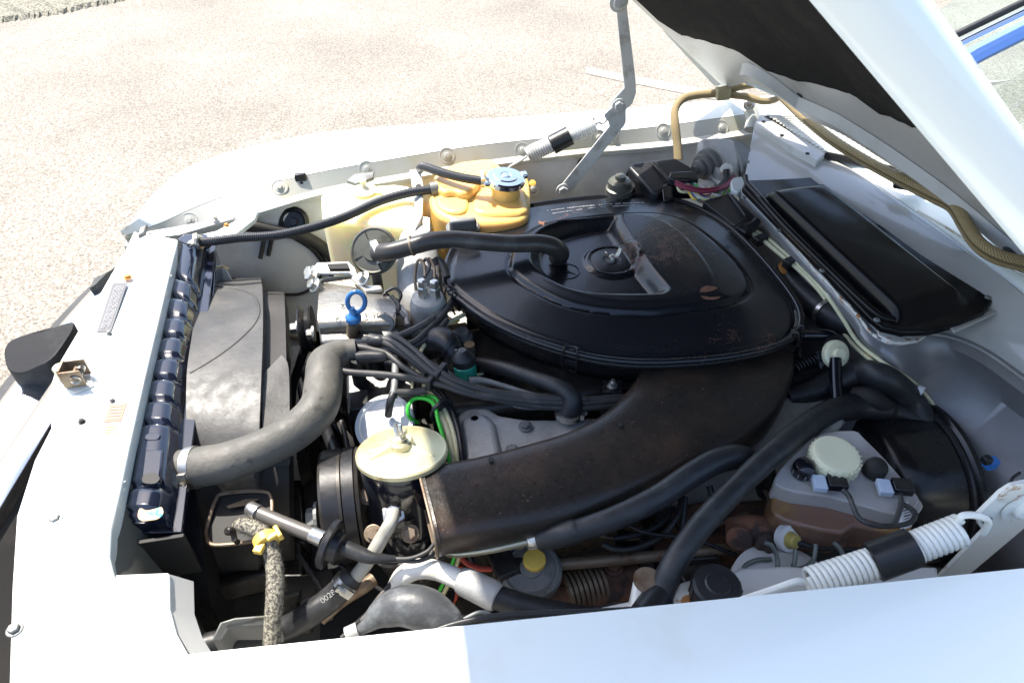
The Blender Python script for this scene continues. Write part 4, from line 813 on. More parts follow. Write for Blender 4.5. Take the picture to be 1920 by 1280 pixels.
def lidz(pt, e):
    z = ZL+.010*ss(0, .16, e)
    z -= .0045*math.exp(-((e-.010)/.004)**2)                 # rim groove
    s = sdf(S2, pt); z += .0065*ss(-.003, .006, s)-.0028*math.exp(-((s+.004)/.003)**2)
    d = sdf(D2, pt); wv = .030+.020*ss(BC.x+.02, BC.x+.10, pt[0]); z -= .030*ss(0, wv, d)
    r = math.hypot(pt[0]-BC.x, pt[1]-BC.y)
    z += .0068*(1-ss(.050, .055, r)); z -= .006*(1-ss(.041, .044, r))*ss(.0, .01, .05-r)*.6
    return z
cen_ = np.array([BC.x, BC.y]); NT = len(OL); NRr = 88; rows = []
for k in range(NRr+1):
    f = (k/NRr)**.85; row = []
    for i in range(NT):
        pt = cen_+(OL[i]-cen_)*max(f, 1e-3); e = float(np.hypot(*(OL[i]-pt))) if f > .8 else .2
        e = e if f > .8 else .2; e = sdf(OL, pt) if f > .55 else .2
        row.append(Vector((pt[0], pt[1], lidz(pt, max(e, 0)))))
    rows.append(row)
rows.append([Vector((p[0], p[1], ZL-.012)) for p in OL])
AF = slab('air_filter_housing', [(0, 0), (1, 0), (0, 1)], .5, .01, BLKS, CAR) if False else None
def offs(d): c = OL.mean(0); out = []
def inset(poly, d):
    n = np.roll(poly, -1, 0)-np.roll(poly, 1, 0); n = np.stack([-n[:, 1], n[:, 0]], 1); n /= np.linalg.norm(n, axis=1)[:, None]
    c = poly.mean(0); sgn = np.sign(((c-poly)*n).sum(1).mean()); return poly+n*sgn*d
bodyrows = [[Vector((*p, ZL-.010)) for p in inset(OL, .006)], [Vector((*p, ZL-.014)) for p in inset(OL, .001)], [Vector((*p, ZL-.019)) for p in inset(OL, .001)], [Vector((*p, ZL-.022)) for p in inset(OL, .012)], [Vector((*p, ZL-.055)) for p in inset(OL, .020)], [Vector((*p, ZL-.078)) for p in inset(OL, .030)], [Vector((*p, ZL-.085)) for p in inset(OL, .06)], [Vector((*p, ZL-.085)) for p in inset(OL, .12)]]
mb = MB(); mb.grid(bodyrows, True); AF = mb.build('air_filter', BLKS, CAR, label='big round cornered black air filter housing, scratched and rust speckled', auto=60)
mb = MB(); mb.grid(rows, True); ld = mb.build('lid', LID, AF, label='pressed black lid with rust blooms and an off centre hollow', auto=65)
mb = MB(); mb.sweep([Vector((*p, ZL-.004)) for p in list(OL)+[OL[0]]], .0055, 10, cap=False); mb.build('rim_bead', LID, AF)
rz = lidz((BC.x, BC.y), .2)
disc('rubber_washer', Vector((BC.x, BC.y, rz+.0006)), (0, 0, 1), [(.041, -.001), (.041, .001), (.039, .0022), (.017, .0022), (.015, .0008), (0, .0008)], BLKP, AF)
wn = disc('wing_nut', Vector((BC.x, BC.y, rz+.001)), (0, 0, 1), [(.0095, 0), (.009, .004), (.0065, .010), (.004, .010), (.004, .013), (0, .013)], ZINC, AF, 'zinc wing nut at the centre of the lid', seg=18)
for s_ in (-1, 1):
    mb = MB(); q = Vector((BC.x, BC.y, rz)); u = Vector((s_, .25*s_, 0)).normalized()
    mb.sweep([q+u*.006+Vector((0, 0, .005)), q+u*.011+Vector((0, 0, .012)), q+u*.015+Vector((0, 0, .020)), q+u*.016+Vector((0, 0, .024))], [.004, .0055, .006, .004], 10, flat=.35); mb.build('wing', ZINC, wn)
ec_ = P(1062, 512, .865); ez = lidz((ec_.x, ec_.y), .2)
mb = MB(); em = [Vector((ec_.x+.0245*math.cos(t), ec_.y+.0245*math.sin(t), lidz((ec_.x+.0245*math.cos(t), ec_.y+.0245*math.sin(t)), .2)+.0006)) for t in np.linspace(0, 2*math.pi, 48)]
mb.sweep(em, .0014, 6, cap=False)
for t in (R(75), R(195), R(315)):
    d = Vector((math.cos(t), math.sin(t), 0)); s_ = Vector((-d.y, d.x, 0)); c0 = Vector((ec_.x, ec_.y, ez+.0004)); q1 = c0+d*.024; q1.z = lidz((q1.x, q1.y), .2)+.0004
    mb.add([c0+s_*.0042-d*.002, c0-s_*.0042-d*.002, q1, c0+Vector((0, 0, .0028))], [(0, 3, 2), (1, 2, 3), (0, 1, 3)])
mb.build('embossed_star', LID, AF, label='three pointed star in a ring pressed into the lid', smooth=False)
# worn stains and print on the lid
def dec(name, pts, m, h=.0006, label=None):
    vs = []
    for a, b_ in spline(pts, 4, True):
        q = P(a, b_, .893); vs.append(Vector((q.x, q.y, lidz((q.x, q.y), .2 if 0 else max(0, sdf(OL, np.array([q.x, q.y]))))+h)))
    mb = MB(); mb.prism(vs, .0003); return mb.build(name, m, AF, smooth=False, label=label)
dec('rust_patch', [(1312, 548), (1322, 542), (1340, 543), (1342, 547), (1328, 552), (1314, 553)], RUSTP, label='small oval of bare rust on the lid')
dec('rust_patch', [(1313, 560), (1330, 562), (1350, 561), (1340, 566), (1322, 566)], RUSTP)
dec('rust_patch', [(1010, 411), (1018, 413), (1024, 411), (1020, 416), (1022, 420), (1012, 418)], RUSTP)
rr = random.Random(8)
for row, (x0, y0_, x1, y1_) in enumerate([(1022, 392, 1232, 376), (1036, 398, 1200, 382)]):
    t = 0
    while t < .97:
        t2 = min(1, t+rr.uniform(.008, .03))
        if rr.random() < .72:
            f = lambda tt: P(x0+(x1-x0)*tt, y0_+(y1_-y0_)*tt-6*math.sin(tt*math.pi)*.6, .890)
            a, b_ = f(t), f(t2)
            for q in (a, b_): q.z = lidz((q.x, q.y), max(0, sdf(OL, np.array([q.x, q.y]))))+.0008
            mb = MB(); mb.sweep([a, b_], rr.uniform(.0006, .0012), 4); mb.build('printed_mark', PAINTG, AF, smooth=False)
        t = t2+.006
def clip(px, py, dirn, sc_=1):
    q = P(px, py, ZL-.004); i = int(np.argmin(((OL-np.array([q.x, q.y]))**2).sum(1))); o = Vector((*OL[i], ZL)); n = Vector((*(inset(OL, -.02)[i]-OL[i]), 0)).normalized(); t = Vector((-n.y, n.x, 0))
    mb = MB()
    w0 = .013*sc_
    pth = [o+t*-w0*.8+n*-.004+Vector((0, 0, .003)), o+t*-w0*.85+n*.004+Vector((0, 0, .007)), o+t*-w0+n*.009+Vector((0, 0, -.012)), o+t*-w0*.9+n*.004+Vector((0, 0, -.040)), o+t*-w0*.4+n*.0+Vector((0, 0, -.046))]
    pth2 = [v-t*2*(v-o).dot(t) for v in pth][::-1]
    mb.sweep(spline([tuple(v) for v in pth+pth2], 4), .0016, 6)
    mb.sweep(spline([tuple(v) for v in (pth[0], o+n*-.009+Vector((0, 0, .001)), pth2[-1])], 4), .0016, 6)
    c = mb.build('spring_clip', BLKS, AF)
    mb = MB(); mb.box(o+n*.0-n*.008+Vector((0, 0, -.034)), .024*sc_, .006, .012, t); mb.build('clip_bracket', BLKS, AF, bevel=.001)
for a in ((1052, 692), (842, 555), (905, 400), (1180, 364), (1504, 630)): clip(a[0], a[1], 0)
# ---- intake snorkel
stn = [((787, 892), (822, 1032), .840, .030), ((830, 882), (852, 1025), .838, .030), ((900, 868), (918, 1014), .836, .030), ((980, 848), (1008, 998), .834, .031), ((1060, 824), (1095, 975), .832, .032), ((1125, 792), (1190, 940), .830, .034), ((1168, 752), (1290, 892), .828, .036), ((1190, 722), (1390, 846), .826, .038), ((1200, 700), (1452, 790), .824, .038), ((1215, 680), (1484, 715), .822, .036), ((1240, 650), (1486, 660), .820, .03)]
q = [(*P(a[0], a[1], z), *P(b_[0], b_[1], z), h) for a, b_, z, h in stn]; q = spline(q, 7); rows = []
NSQ = 28
def sect(s, k=1, hk=1):
    a, b_ = Vector(s[:3]), Vector(s[3:6]); c = (a+b_)/2; u = (a-b_)*.5; row = []
    for j in range(NSQ):
        t = 2*math.pi*j/NSQ; cs, sn_ = math.cos(t), math.sin(t)
        row.append(c+u*(math.copysign(abs(cs)**.45, cs))*k+Vector((0, 0, math.copysign(abs(sn_)**.6, sn_)*s[6]*hk)))
    return row
rows = [[v+Vector((.06, 0, 0)) for v in sect(q[0], .90, .8)], [v+Vector((.006, 0, 0)) for v in sect(q[0], .955, .92)], [v+Vector((-.002, 0, 0)) for v in sect(q[0], 1.0, 1.08)], [v+Vector((.004, 0, 0)) for v in sect(q[0], 1.0, 1.10)]]+[sect(s) for s in q[1:]]
mb = MB(); mb.grid(rows, True)
SNK = mat('rusty_black_duct', (.021, .0175, .0145), .35, bump=.25, bscale=260, rvar=.08, c2=(.058, .036, .024), c2scale=7, c2lo=.42, c2hi=.72, c3=(.20, .10, .06), c3scale=150, c3lo=.64, c3hi=.72)
sk_ = mb.build('intake_duct', SNK, AF, label='flat rust speckled intake duct reaching forward from the housing', auto=70)
mb = MB(); lp = [v+Vector((-.002, 0, 0)) for v in sect(q[0], 1.0, 1.09)]; mb.sweep(lp+[lp[0]], .0022, 6, cap=False); mb.build('duct_lip', RPIPE, AF)
hd = []
for pts in ([(937, 903), (950, 897), (958, 908), (950, 920), (938, 914)], [(1030, 895), (1036, 880), (1038, 890), (1034, 906)], [(1045, 900), (1052, 890), (1054, 905)]):
    pass
disc('duct_hole', P(921, 861, .868), (0, 0, 1), [(.004, -.002), (.004, .0006), (0, .0006)], DARK, AF, seg=10)
disc('duct_hole', P(1163, 796, .866), (0, 0, 1), [(.004, -.002), (.004, .0006), (0, .0006)], DARK, AF, seg=10)
mb = MB(); mb.prism([P(1130, 712, .83), P(1166, 712, .83), P(1166, 735, .83), P(1130, 735, .83)], .006); mb.build('mounting_tab', BLKS, AF, bevel=.001)
rp = disc('rubber_post', P(1148, 742, .80), (0, 0, 1), [(.017, -.04), (.017, .020), (.015, .022), (0, .022)], RUB, CAR)
disc('post_nut', P(1148, 724, .832), (0, 0, 1), [(.009, 0), (.009, .002), (.0065, .003), (.0065, .009), (.003, .010), (.003, .015), (0, .015)], ZINC, rp, seg=8)
# ---- cam cover
vc = slab('cam_cover', [(853, 800), (856, 772), (878, 758), (915, 760), (936, 774), (985, 782), (1060, 782), (1130, 778), (1160, 757), (1300, 742), (1440, 738), (1545, 740), (1572, 770), (1560, 800), (1460, 856), (1300, 868), (1150, 900), (1000, 915), (880, 915), (860, 860)], .795, .12, ALU, CAR, label='dull cast aluminium cam cover', bevel=.018, bseg=5)
slab('cover_hump', [(860, 815, .806), (864, 782, .806), (885, 768, .806), (912, 772, .806), (930, 790, .806), (940, 840, .806), (945, 900, .806), (885, 905, .806)], .806, .04, ALU, vc, bevel=.014, bseg=5)
bh2 = hose('vent_hose', [(884, 682, .80, 30), (910, 684, .815, 30), (950, 692, .83, 29), (1000, 708, .84, 29), (1040, 722, .845, 30), (1066, 738, .84, 36), (1072, 758, .825, 42), (1066, 780, .805, 46)], 30, RUB, CAR, 'black rubber vent hose pushed onto the cam cover', n=8, seg=22)
a = P(1065, 774, .81); worm('hose_clamp', a, Vector((.0, .1, 1)), rad(47, a), bh2, Vector((.9, -.4, 0)), wd=.011)
# ================================================================= ignition leads, wires
dc = slab('distributor_block', [(648, 700, .80), (700, 690, .80), (780, 715, .80), (782, 775, .79), (740, 790, .78), (650, 775, .78)], .80, .10, BLKP, CAR, label='black distributor block under the leads', bevel=.006)
slab('distributor_step', [(652, 735, .81), (690, 728, .81), (692, 762, .81), (654, 768, .81)], .81, .03, BLKP, dc, bevel=.003)
for a in ((672, 690), (700, 672), (735, 680)):
    disc('lead_tower', P(a[0], a[1]+10, .815), (0, 0, 1), [(.012, -.03), (.012, .018), (.010, .020), (0, .020)], BLKP, dc, seg=18)
LEADS = [
 ([(664, 668, .86, 20), (700, 668, .862, 20), (722, 668, .862, 18), (733, 668, .862, 14)], 18), ([(640, 672, .87, 16), (628, 678, .87, 14), (634, 692, .87, 13), (660, 698, .87), (720, 702, .868), (780, 710, .866), (830, 722, .864), (880, 738, .855), (950, 748, .84), (1050, 752, .83), (1185, 742, .82)], 13),
 ([(655, 650, .87, 18), (680, 652, .872, 15), (700, 656, .872, 12), (726, 664, .87), (760, 690, .868), (800, 712, .865), (860, 728, .86), (920, 742, .85), (1000, 752, .835), (1100, 755, .825), (1190, 745, .82)], 12),
 ([(692, 634, .88, 20), (712, 638, .88, 18), (730, 645, .88, 13), (760, 665, .878), (795, 690, .872), (840, 716, .865), (900, 738, .85), (980, 745, .84), (1100, 748, .83)], 13),
 ([(712, 636, .88, 18), (735, 640, .885, 13), (768, 664, .885), (805, 694, .878), (850, 720, .868), (910, 742, .85), (1000, 760, .825), (1100, 764, .82), (1190, 755, .81)], 13),
 ([(725, 633, .885), (745, 633, .888), (775, 655, .885), (815, 690, .88), (860, 715, .87), (930, 735, .85), (1050, 745, .83)], 12),
 ([(728, 634, .875), (752, 628, .88), (790, 610, .885), (815, 595, .885)], 13), ([(748, 650, .87), (780, 638, .875), (805, 615, .88), (830, 590, .88), (850, 560, .87)], 12),
 ([(755, 660, .865), (790, 640, .87), (820, 620, .875), (838, 600, .875)], 12), ([(690, 662, .865), (720, 655, .868), (745, 660, .868), (770, 675, .868), (800, 700, .865)], 12),
 ([(776, 660, .86), (800, 678, .86), (840, 700, .858), (870, 722, .856), (900, 738, .85)], 12), ([(880, 715, .845, 18), (905, 713, .845, 12), (950, 725, .84), (1000, 740, .835), (1030, 742, .83)], 10)]
for i, (pp, w_) in enumerate(LEADS):
    hose('ignition_lead', pp, w_, DALU if i == 11 else WIRE, CAR, n=7, seg=12)
for pp in ([(640, 660, .865, 18), (628, 672, .866, 20), (622, 682, .866, 15)], [(668, 670, .868, 24), (690, 668, .868, 23), (716, 668, .868, 21), (726, 668, .868, 15)], [(685, 640, .872, 22), (708, 638, .88, 22), (722, 640, .88, 16)], [(648, 655, .868, 16), (672, 652, .87, 18), (690, 650, .87, 14)], [(668, 672, .868, 24), (668, 690, .84, 24)]):
    hose('lead_boot', pp, 18, RUB, CAR, n=4)
for a in ((812, 712, .866), (826, 700, .872)):
    mb = MB(); q = P(a[0], a[1], a[2]); mb.box(q, .010, .034, .022, (1, -.7, 0)); mb.build('lead_separator', BLKP, CAR, bevel=.002)
for pp, w_, m_ in (([(850, 545, .86), (838, 575, .87), (820, 605, .87), (800, 640, .865), (788, 662, .86), (790, 690, .85), (800, 720, .84)], 9, CWIRE), ([(870, 590, .85), (840, 605, .86), (805, 625, .86), (785, 650, .85), (778, 690, .84)], 8, CWIRE),
                   ([(860, 600, .85), (830, 610, .862), (800, 632, .86), (776, 655, .85)], 7, YEL), ([(773, 735, .84), (774, 690, .85), (780, 660, .855)], 6, CWIRE), ([(905, 700, .80), (880, 705, .81), (860, 703, .81)], 6, CWIRE),
                   ([(790, 735, .80), (812, 755, .815), (832, 790, .82), (846, 835, .81), (852, 890, .79)], 12, CWIRE), ([(795, 722, .80), (822, 750, .82), (843, 790, .82), (856, 840, .81), (860, 895, .79)], 10, CWIRE), ([(810, 720, .80), (838, 752, .82), (858, 800, .82), (866, 850, .81), (866, 890, .79)], 12, BLKP),
                   ([(800, 720, .81), (826, 745, .825), (850, 780, .82), (862, 830, .81)], 9, BLKP), ([(783, 792, .80), (768, 782, .82), (765, 762, .835), (778, 747, .84), (800, 748, .84), (815, 760, .835), (822, 790, .83), (834, 830, .82), (846, 880, .80)], 8, GWIRE),
                   ([(795, 742, .835), (815, 745, .84), (826, 760, .835)], 7, GWIRE), ([(822, 1110, .62), (838, 1080, .66), (850, 1050, .70), (856, 1030, .72)], 7, GWIRE), ([(832, 1112, .62), (850, 1075, .66), (862, 1040, .70)], 9, CWIRE), ([(852, 1140, .60), (860, 1100, .64), (864, 1060, .68)], 9, RED)):
    hose('wire', pp, w_, m_, CAR, n=6, seg=8, label=None)
ring('cable_tie', P(828, 768, .822), (.5, -.8, -.1), .021, .005, .002, BLKP, CAR)
# grey tee hose and white disc
th_ = hose('tee_hose', [(742, 668, .862, 13), (741, 700, .862, 14), (739, 730, .858, 14), (736, 745, .85, 19)], 14, DALU, CAR, 'grey plastic tee with black rubber ends', n=4)
hose('tee_arm', [(738, 735, .855), (760, 736, .852), (800, 732, .85)], 15, WIRE, th_, n=3); hose('tee_arm', [(738, 738, .856), (732, 752, .85), (728, 778, .82)], 15, RUB, th_, n=3)
disc('white_disc', P(722, 795, .80), (-.25, -.35, .9), [(.048, -.01), (.050, 0), (.049, .006), (.042, .007), (.040, .003), (.020, .003), (.018, .006), (0, .006)], WPL, CAR, 'white plastic disc behind the yellowish reservoir cap', seg=44)
# elbow, green sensor
eb = hose('rubber_elbow', [(802, 650, .84, 54), (815, 640, .855, 58), (832, 640, .862, 56), (848, 655, .86, 46), (852, 690, .83, 42), (852, 725, .79, 42)], 46, BLKP, CAR, 'black rubber elbow boot', n=5, seg=20)
ring('elbow_flange', P(840, 646, .862), (.6, -.3, -.3), .023, .006, .006, BLKP, eb)
gs = MB(); q = P(872, 692, .845); gs.lathe([(.015, -.030), (.0185, -.028), (.0195, .010), (.017, .012)], q, (-.1, .1, 1), 10); gsn = gs.build('thermo_switch', GREEN, CAR, bevel=.001, label='green plastic temperature switch', auto=30)
disc('switch_boot', q+Vector((0, .004, .012)), (-.1, .1, 1), [(.020, 0), (.020, .012), (.014, .020), (.007, .026), (0, .026)], BLKP, gsn)
hose('switch_wire', [(866, 672, .865), (862, 660, .872), (850, 655, .87)], 5, DALU, gsn)
disc('pipe_fitting', P(866, 630, .82), (0, 0, 1), [(.02, -.04), (.02, .0), (.013, .002), (.013, .012)], DALU, CAR, seg=8)
disc('brass_plug', P(880, 648, .825), (0, 0, 1), [(.010, -.02), (.010, .004), (0, .004)], RPIPE, CAR, seg=8)
slab('intake_manifold', [(800, 620, .78), (870, 610, .78), (960, 700, .77), (1180, 745, .76), (1180, 760, .76), (900, 760, .76), (800, 740, .76)], .78, .06, OIL, CAR, bevel=.008)
for a in ((912, 702), (938, 708)): slab('metal_lug', [(a[0]-5, a[1]-3), (a[0]+6, a[1]-5), (a[0]+8, a[1]+4), (a[0]-2, a[1]+6)], .80, .008, ZINC, CAR, bevel=.002)
lb = MB(); q = P(722, 606, .872); lb.lathe([(.0085, -.002), (.017, -.002), (.017, .002), (.0085, .002)], q, (-.4, -.75, .35), 24); le = lb.build('lifting_eye', DALU, CAR, auto=30)
slab('eye_stem', [(714, 618, .862), (730, 600, .868), (752, 628, .86), (722, 634, .86)], .865, .004, DALU, le, bevel=.001)
for pp, w_, m_ in (([(735, 560, .87), (722, 550, .875), (718, 560, .87), (722, 590, .86)], 6, BLKP), ([(722, 548, .88), (740, 540, .885), (752, 552, .88), (748, 565, .875)], 6, BLKP), ([(728, 560, .87), (745, 580, .87), (760, 595, .865)], 11, DALU), ([(735, 555, .875), (748, 572, .875), (745, 590, .87)], 7, WIRE), ([(750, 575, .87), (760, 590, .865), (765, 610, .86)], 12, ALU)):
    hose('wire', pp, w_, m_, CAR, n=5, seg=8)
disc('thermostat_housing', P(745, 600, .84), (0, 0, 1), [(.034, -.06), (.034, 0), (.026, .006), (0, .008)], RPIPE, CAR)
# ================================================================= power steering pump
pc = P(753, 838, .868); AXP = Vector((.03, .27, .96)).normalized()
pp_ = disc('steering_pump', pc-AXP*.012, AXP, [(.040, -.17), (.052, -.15), (.056, -.10), (.059, -.05), (.062, -.035), (.062, -.004), (.060, 0)], BLKG, CAR, 'black steering pump reservoir below a yellowish cap', seg=40)
cpp = disc('reservoir_cap', pc-AXP*.010, AXP, [(.064, -.004), (.0665, -.002), (.0665, .004), (.064, .006), (.058, .0065), (.050, .009), (.020, .012), (0, .012)], CAPY, pp_, 'yellowish zinc cap with a three armed pressing', seg=48)
for t in (R(205), R(325), R(80)):
    d = Vector((math.cos(t), math.sin(t), 0)); d = (d-AXP*d.dot(AXP)).normalized(); s_ = AXP.cross(d); o = pc
    mb = MB(); mb.add([o+d*.008+s_*.013, o+d*.008-s_*.013, o+d*.054+s_*.0012-AXP*.002, o+d*.054-s_*.0012-AXP*.002, o+d*.008+AXP*.011, o+d*.050+AXP*.0015], [(0, 4, 5, 2), (1, 3, 5, 4), (2, 5, 3), (0, 1, 4)]); mb.build('cap_arm', CAPY, cpp, bevel=.001)
disc('cap_boss', pc, AXP, [(.018, 0), (.018, .010), (.015, .013), (.012, .012)], CAPY, cpp)
wb_ = disc('wing_bolt', pc+AXP*.012, AXP, [(.009, 0), (.009, .006), (.004, .008), (.004, .024), (.003, .026), (0, .026)], ZINC, cpp, seg=10)
mb = MB()
for s_ in (-1, 1):
    o = pc+AXP*.018; d = Vector((.5*s_, -.8*s_, .1)); mb.sweep([o, o+d*.009+AXP*.006, o+d*.011+AXP*.014], [.004, .005, .003], 8, flat=.5)
mb.build('wing', ZINC, wb_)
slab('pump_body', [(690, 905, .80), (800, 905, .80), (815, 960, .79), (810, 1010, .76), (760, 1020, .74), (700, 1000, .76), (682, 950, .79)], .80, .14, OIL, pp_, bevel=.02, bseg=5)
slab('pump_neck', [(706, 940, .81), (782, 940, .81), (776, 990, .79), (716, 990, .79)], .80, .06, OIL, pp_, bevel=.012)
fx = P(738, 962, .815)
disc('hose_fitting', fx, (-.1, -.45, .9), [(.017, -.012), (.017, .002), (.013, .003), (.0105, .010)], ZINC, pp_, seg=6)
hose('pressure_pipe', [(739, 958, .825, 24), (732, 980, .825, 26), (715, 1010, .81, 27), (694, 1045, .79, 27), (672, 1075, .77, 27), (655, 1098, .75, 27)], 26, mat('grey_pipe', (.34, .33, .29), .5, bump=.1, c2=(.24, .23, .20), c2scale=25), pp_, 'pale grey pipe leaving the steering pump')
ph2 = hose('return_hose', [(664, 1078, .765, 40), (645, 1098, .755, 46), (620, 1122, .74, 48), (585, 1148, .73, 48), (545, 1172, .71, 46), (480, 1192, .70, 46), (400, 1205, .70, 46), (340, 1228, .70, 46)], 46, RUB, CAR, 'thick black return hose crossing the front corner of the bay', n=7, seg=22)
a = P(648, 1094, .757); worm('hose_clamp', a, P(640, 1103, .75)-P(656, 1085, .76), rad(48, a), ph2, (.6, -.4, .7), wd=.013)
text('hose_number', '0028', .011, frame(P(615, 1118, .765), P(640, 1100, .765)-P(590, 1140, .765), Vector((0, -.3, 1))), DALU, ph2)
pu2 = disc('pulley', P(650, 945, .74), (1, 0, 0), [(.03, -.030), (.085, -.030), (.087, -.026), (.070, -.014), (.087, -.004), (.087, .002), (.070, .012), (.087, .024), (.085, .028), (.03, .028)], mat('worn_pulley', (.06, .055, .05), .35, metal=.6, c2=(.02, .018, .016), c2scale=18, bump=.1), CAR, 'twin groove crank driven pulley seen on edge', seg=56)
mb = MB(); mb.lathe([(.071, -.010), (.0875, -.003), (.0875, -.026), (.071, -.018)], P(650, 945, .74)+Vector((0, 0, 0)), (1, 0, 0), 56); mb.build('drive_belt', BLKP, pu2)
mb = MB(); mb.lathe([(.071, .014), (.0875, .021), (.0875, .004), (.071, .010)], P(650, 945, .74), (1, 0, 0), 56); mb.build('drive_belt', BLKP, pu2)
hose('drive_belt', [(640, 880, .80), (610, 800, .76), (590, 740, .70), (570, 690, .66)], 22, BLKP, CAR, n=4)
disc('pulley_hub', P(612, 970, .74), (-1, 0, 0), [(.030, -.03), (.030, 0), (.024, .003), (.022, .012)], OIL, pu2, seg=28); bolt('pulley_nut', P(598, 972, .745), (-1, 0, 0), .018, .018, DALU, pu2)
# extra pulleys and fan hub in the dark
for a, r_ in (((590, 850, .62), .075), ((588, 1100, .50), .06)):
    disc('pulley', P(*a), (1, 0, 0), [(.02, -.02), (r_, -.02), (r_-.012, 0), (r_, .02), (.02, .02)], OIL, CAR, seg=40)
for a in (( 560, 980), (560, 1100)): slab('timing_cover', [(a[0]-8, a[1]-60), (a[0]+14, a[1]-62), (a[0]+16, a[1]+60), (a[0]-6, a[1]+62)], .60, .05, OIL, CAR, bevel=.004)
# ================================================================= front corner: grommet plate, rod, frayed hose
gp = slab('fluid_trough', [(404, 935, .80), (418, 924, .80), (492, 920, .80), (510, 932, .80), (509, 985, .79), (500, 1008, .785), (470, 1016, .785), (400, 1022, .785), (386, 1008, .785), (386, 990, .79)], .79, .006, OIL2, CAR, label='dark rounded metal pocket plate with a worn rim', bevel=.002, smoothn=3)
tr = spline([tuple(P(*a)) for a in [(404, 938, .805), (420, 925, .805), (490, 921, .805), (509, 935, .803), (507, 985, .795), (498, 1007, .79), (470, 1015, .79), (402, 1021, .79), (388, 1006, .79), (389, 985, .793)]], 6, True)
mb = MB(); mb.sweep([Vector(v) for v in tr]+[Vector(tr[0])], .0028, 8, cap=False); mb.build('plate_rim', RPIPE, gp)
slab('worn_patch', [(425, 948, .803), (460, 935, .803), (486, 934, .803), (470, 945, .803), (428, 952, .803)], .8025, .001, RPIPE, gp, bevel=0)
rd = hose('guide_rod', [(478, 958, .83, 26), (520, 976, .83, 27), (560, 992, .828, 27), (602, 1008, .825, 28)], 27, mat('grey_sleeve', (.13, .12, .105), .35, metal=.3, bump=.08), CAR, 'grey sleeved rod with bright ferrules and a black grommet', straight=True)
hose('ferrule', [(464, 952, .832, 20), (468, 953, .832, 29), (484, 961, .832, 29)], 28, ZINC, rd, straight=True); hose('ferrule', [(584, 1001, .828, 30), (606, 1011, .826, 31)], 30, ZINC, rd, straight=True)
ax = P(640, 1022, .82)-P(580, 998, .83)
gm = disc('grommet_disc', P(620, 1020, .825), ax, [(.012, -.008), (.030, -.007), (.034, -.004), (.034, .002), (.030, .004), (.022, .003), (.020, .014), (.014, .016)], BLKP, rd, seg=40)
hose('rubber_boot', [(636, 1022, .822, 30), (655, 1030, .82, 30), (675, 1038, .817, 28), (700, 1046, .815, 22), (742, 1047, .81, 12)], 28, RUB, rd, n=5)
for pp in ([(738, 1047, .81), (770, 1046, .815), (800, 1034, .82), (815, 1018, .82)], [(735, 1049, .808), (780, 1052, .81), (812, 1042, .81), (832, 1038, .81)]): hose('wire', pp, 8, WIRE, CAR)
fh = hose('frayed_hose', [(440, 984, .815, 14), (455, 984, .822, 26), (480, 992, .825, 30), (500, 1012, .82, 31), (512, 1045, .81, 32), (516, 1080, .80, 33), (515, 1120, .79, 33), (511, 1170, .77, 32), (508, 1240, .74, 32)], 31, FUZZ, CAR, 'speckled beige hose with a frayed woven cover', n=10, seg=20)
# frayed threads
rr = random.Random(6); mb = MB(); me_ = [v.co.copy() for v in fh.data.vertices]; off = CTR[fh.name]
ids = rr.sample(range(len(me_)), 420)
nrm = [v.normal.copy() for v in fh.data.vertices]
for i in [k % len(me_) for k in ids+[rr.randrange(len(me_)) for _ in range(1100)]]:
    b_ = me_[i]+off; n_ = nrm[i]; t = Vector((rr.uniform(-1, 1), rr.uniform(-1, 1), rr.uniform(-1, 1)))*.0035
    s_ = n_.cross(Vector((.3, .8, .1))).normalized()*.0005
    mb.add([b_-s_, b_+s_, b_+n_*.0022+t], [(0, 1, 2)])
fz = mb.build('frayed_threads', FUZZ, fh, smooth=False); fz['kind'] = 'stuff'
yc = P(499, 1014, .822); yk = ring('yellow_clip', yc, P(503, 1022, .82)-P(495, 1005, .82), .0135, .013, .003, YEL, fh, 'yellow plastic hose clip with a tail')
mb = MB(); mb.box(P(512, 1004, .835), .018, .008, .006, (1, .5, .1)); mb.box(P(522, 998, .835), .006, .020, .012, (1, .5, .1)); mb.box(P(486, 1028, .828), .012, .014, .008, (1, -.4, 0)); mb.build('clip_tail', YEL, yk, bevel=.0015)
mb = MB(); mb.lathe([(.006, 0), (.006, .010), (.004, .012), (0, .012)], P(437, 996, .815), (-.5, -.3, .7), 8); mb.sweep([P(437, 996, .815), P(440, 1012, .81), P(446, 1016, .80)], .004, 8); mb.build('drain_screw', OIL, gp)
slab('corner_bracket', [(412, 1165, .76), (440, 1156, .76), (510, 1150, .76), (520, 1156, .76), (520, 1172, .75), (430, 1175, .75), (416, 1200, .74), (395, 1200, .74)], .76, .05, DALU, CAR, bevel=.008)
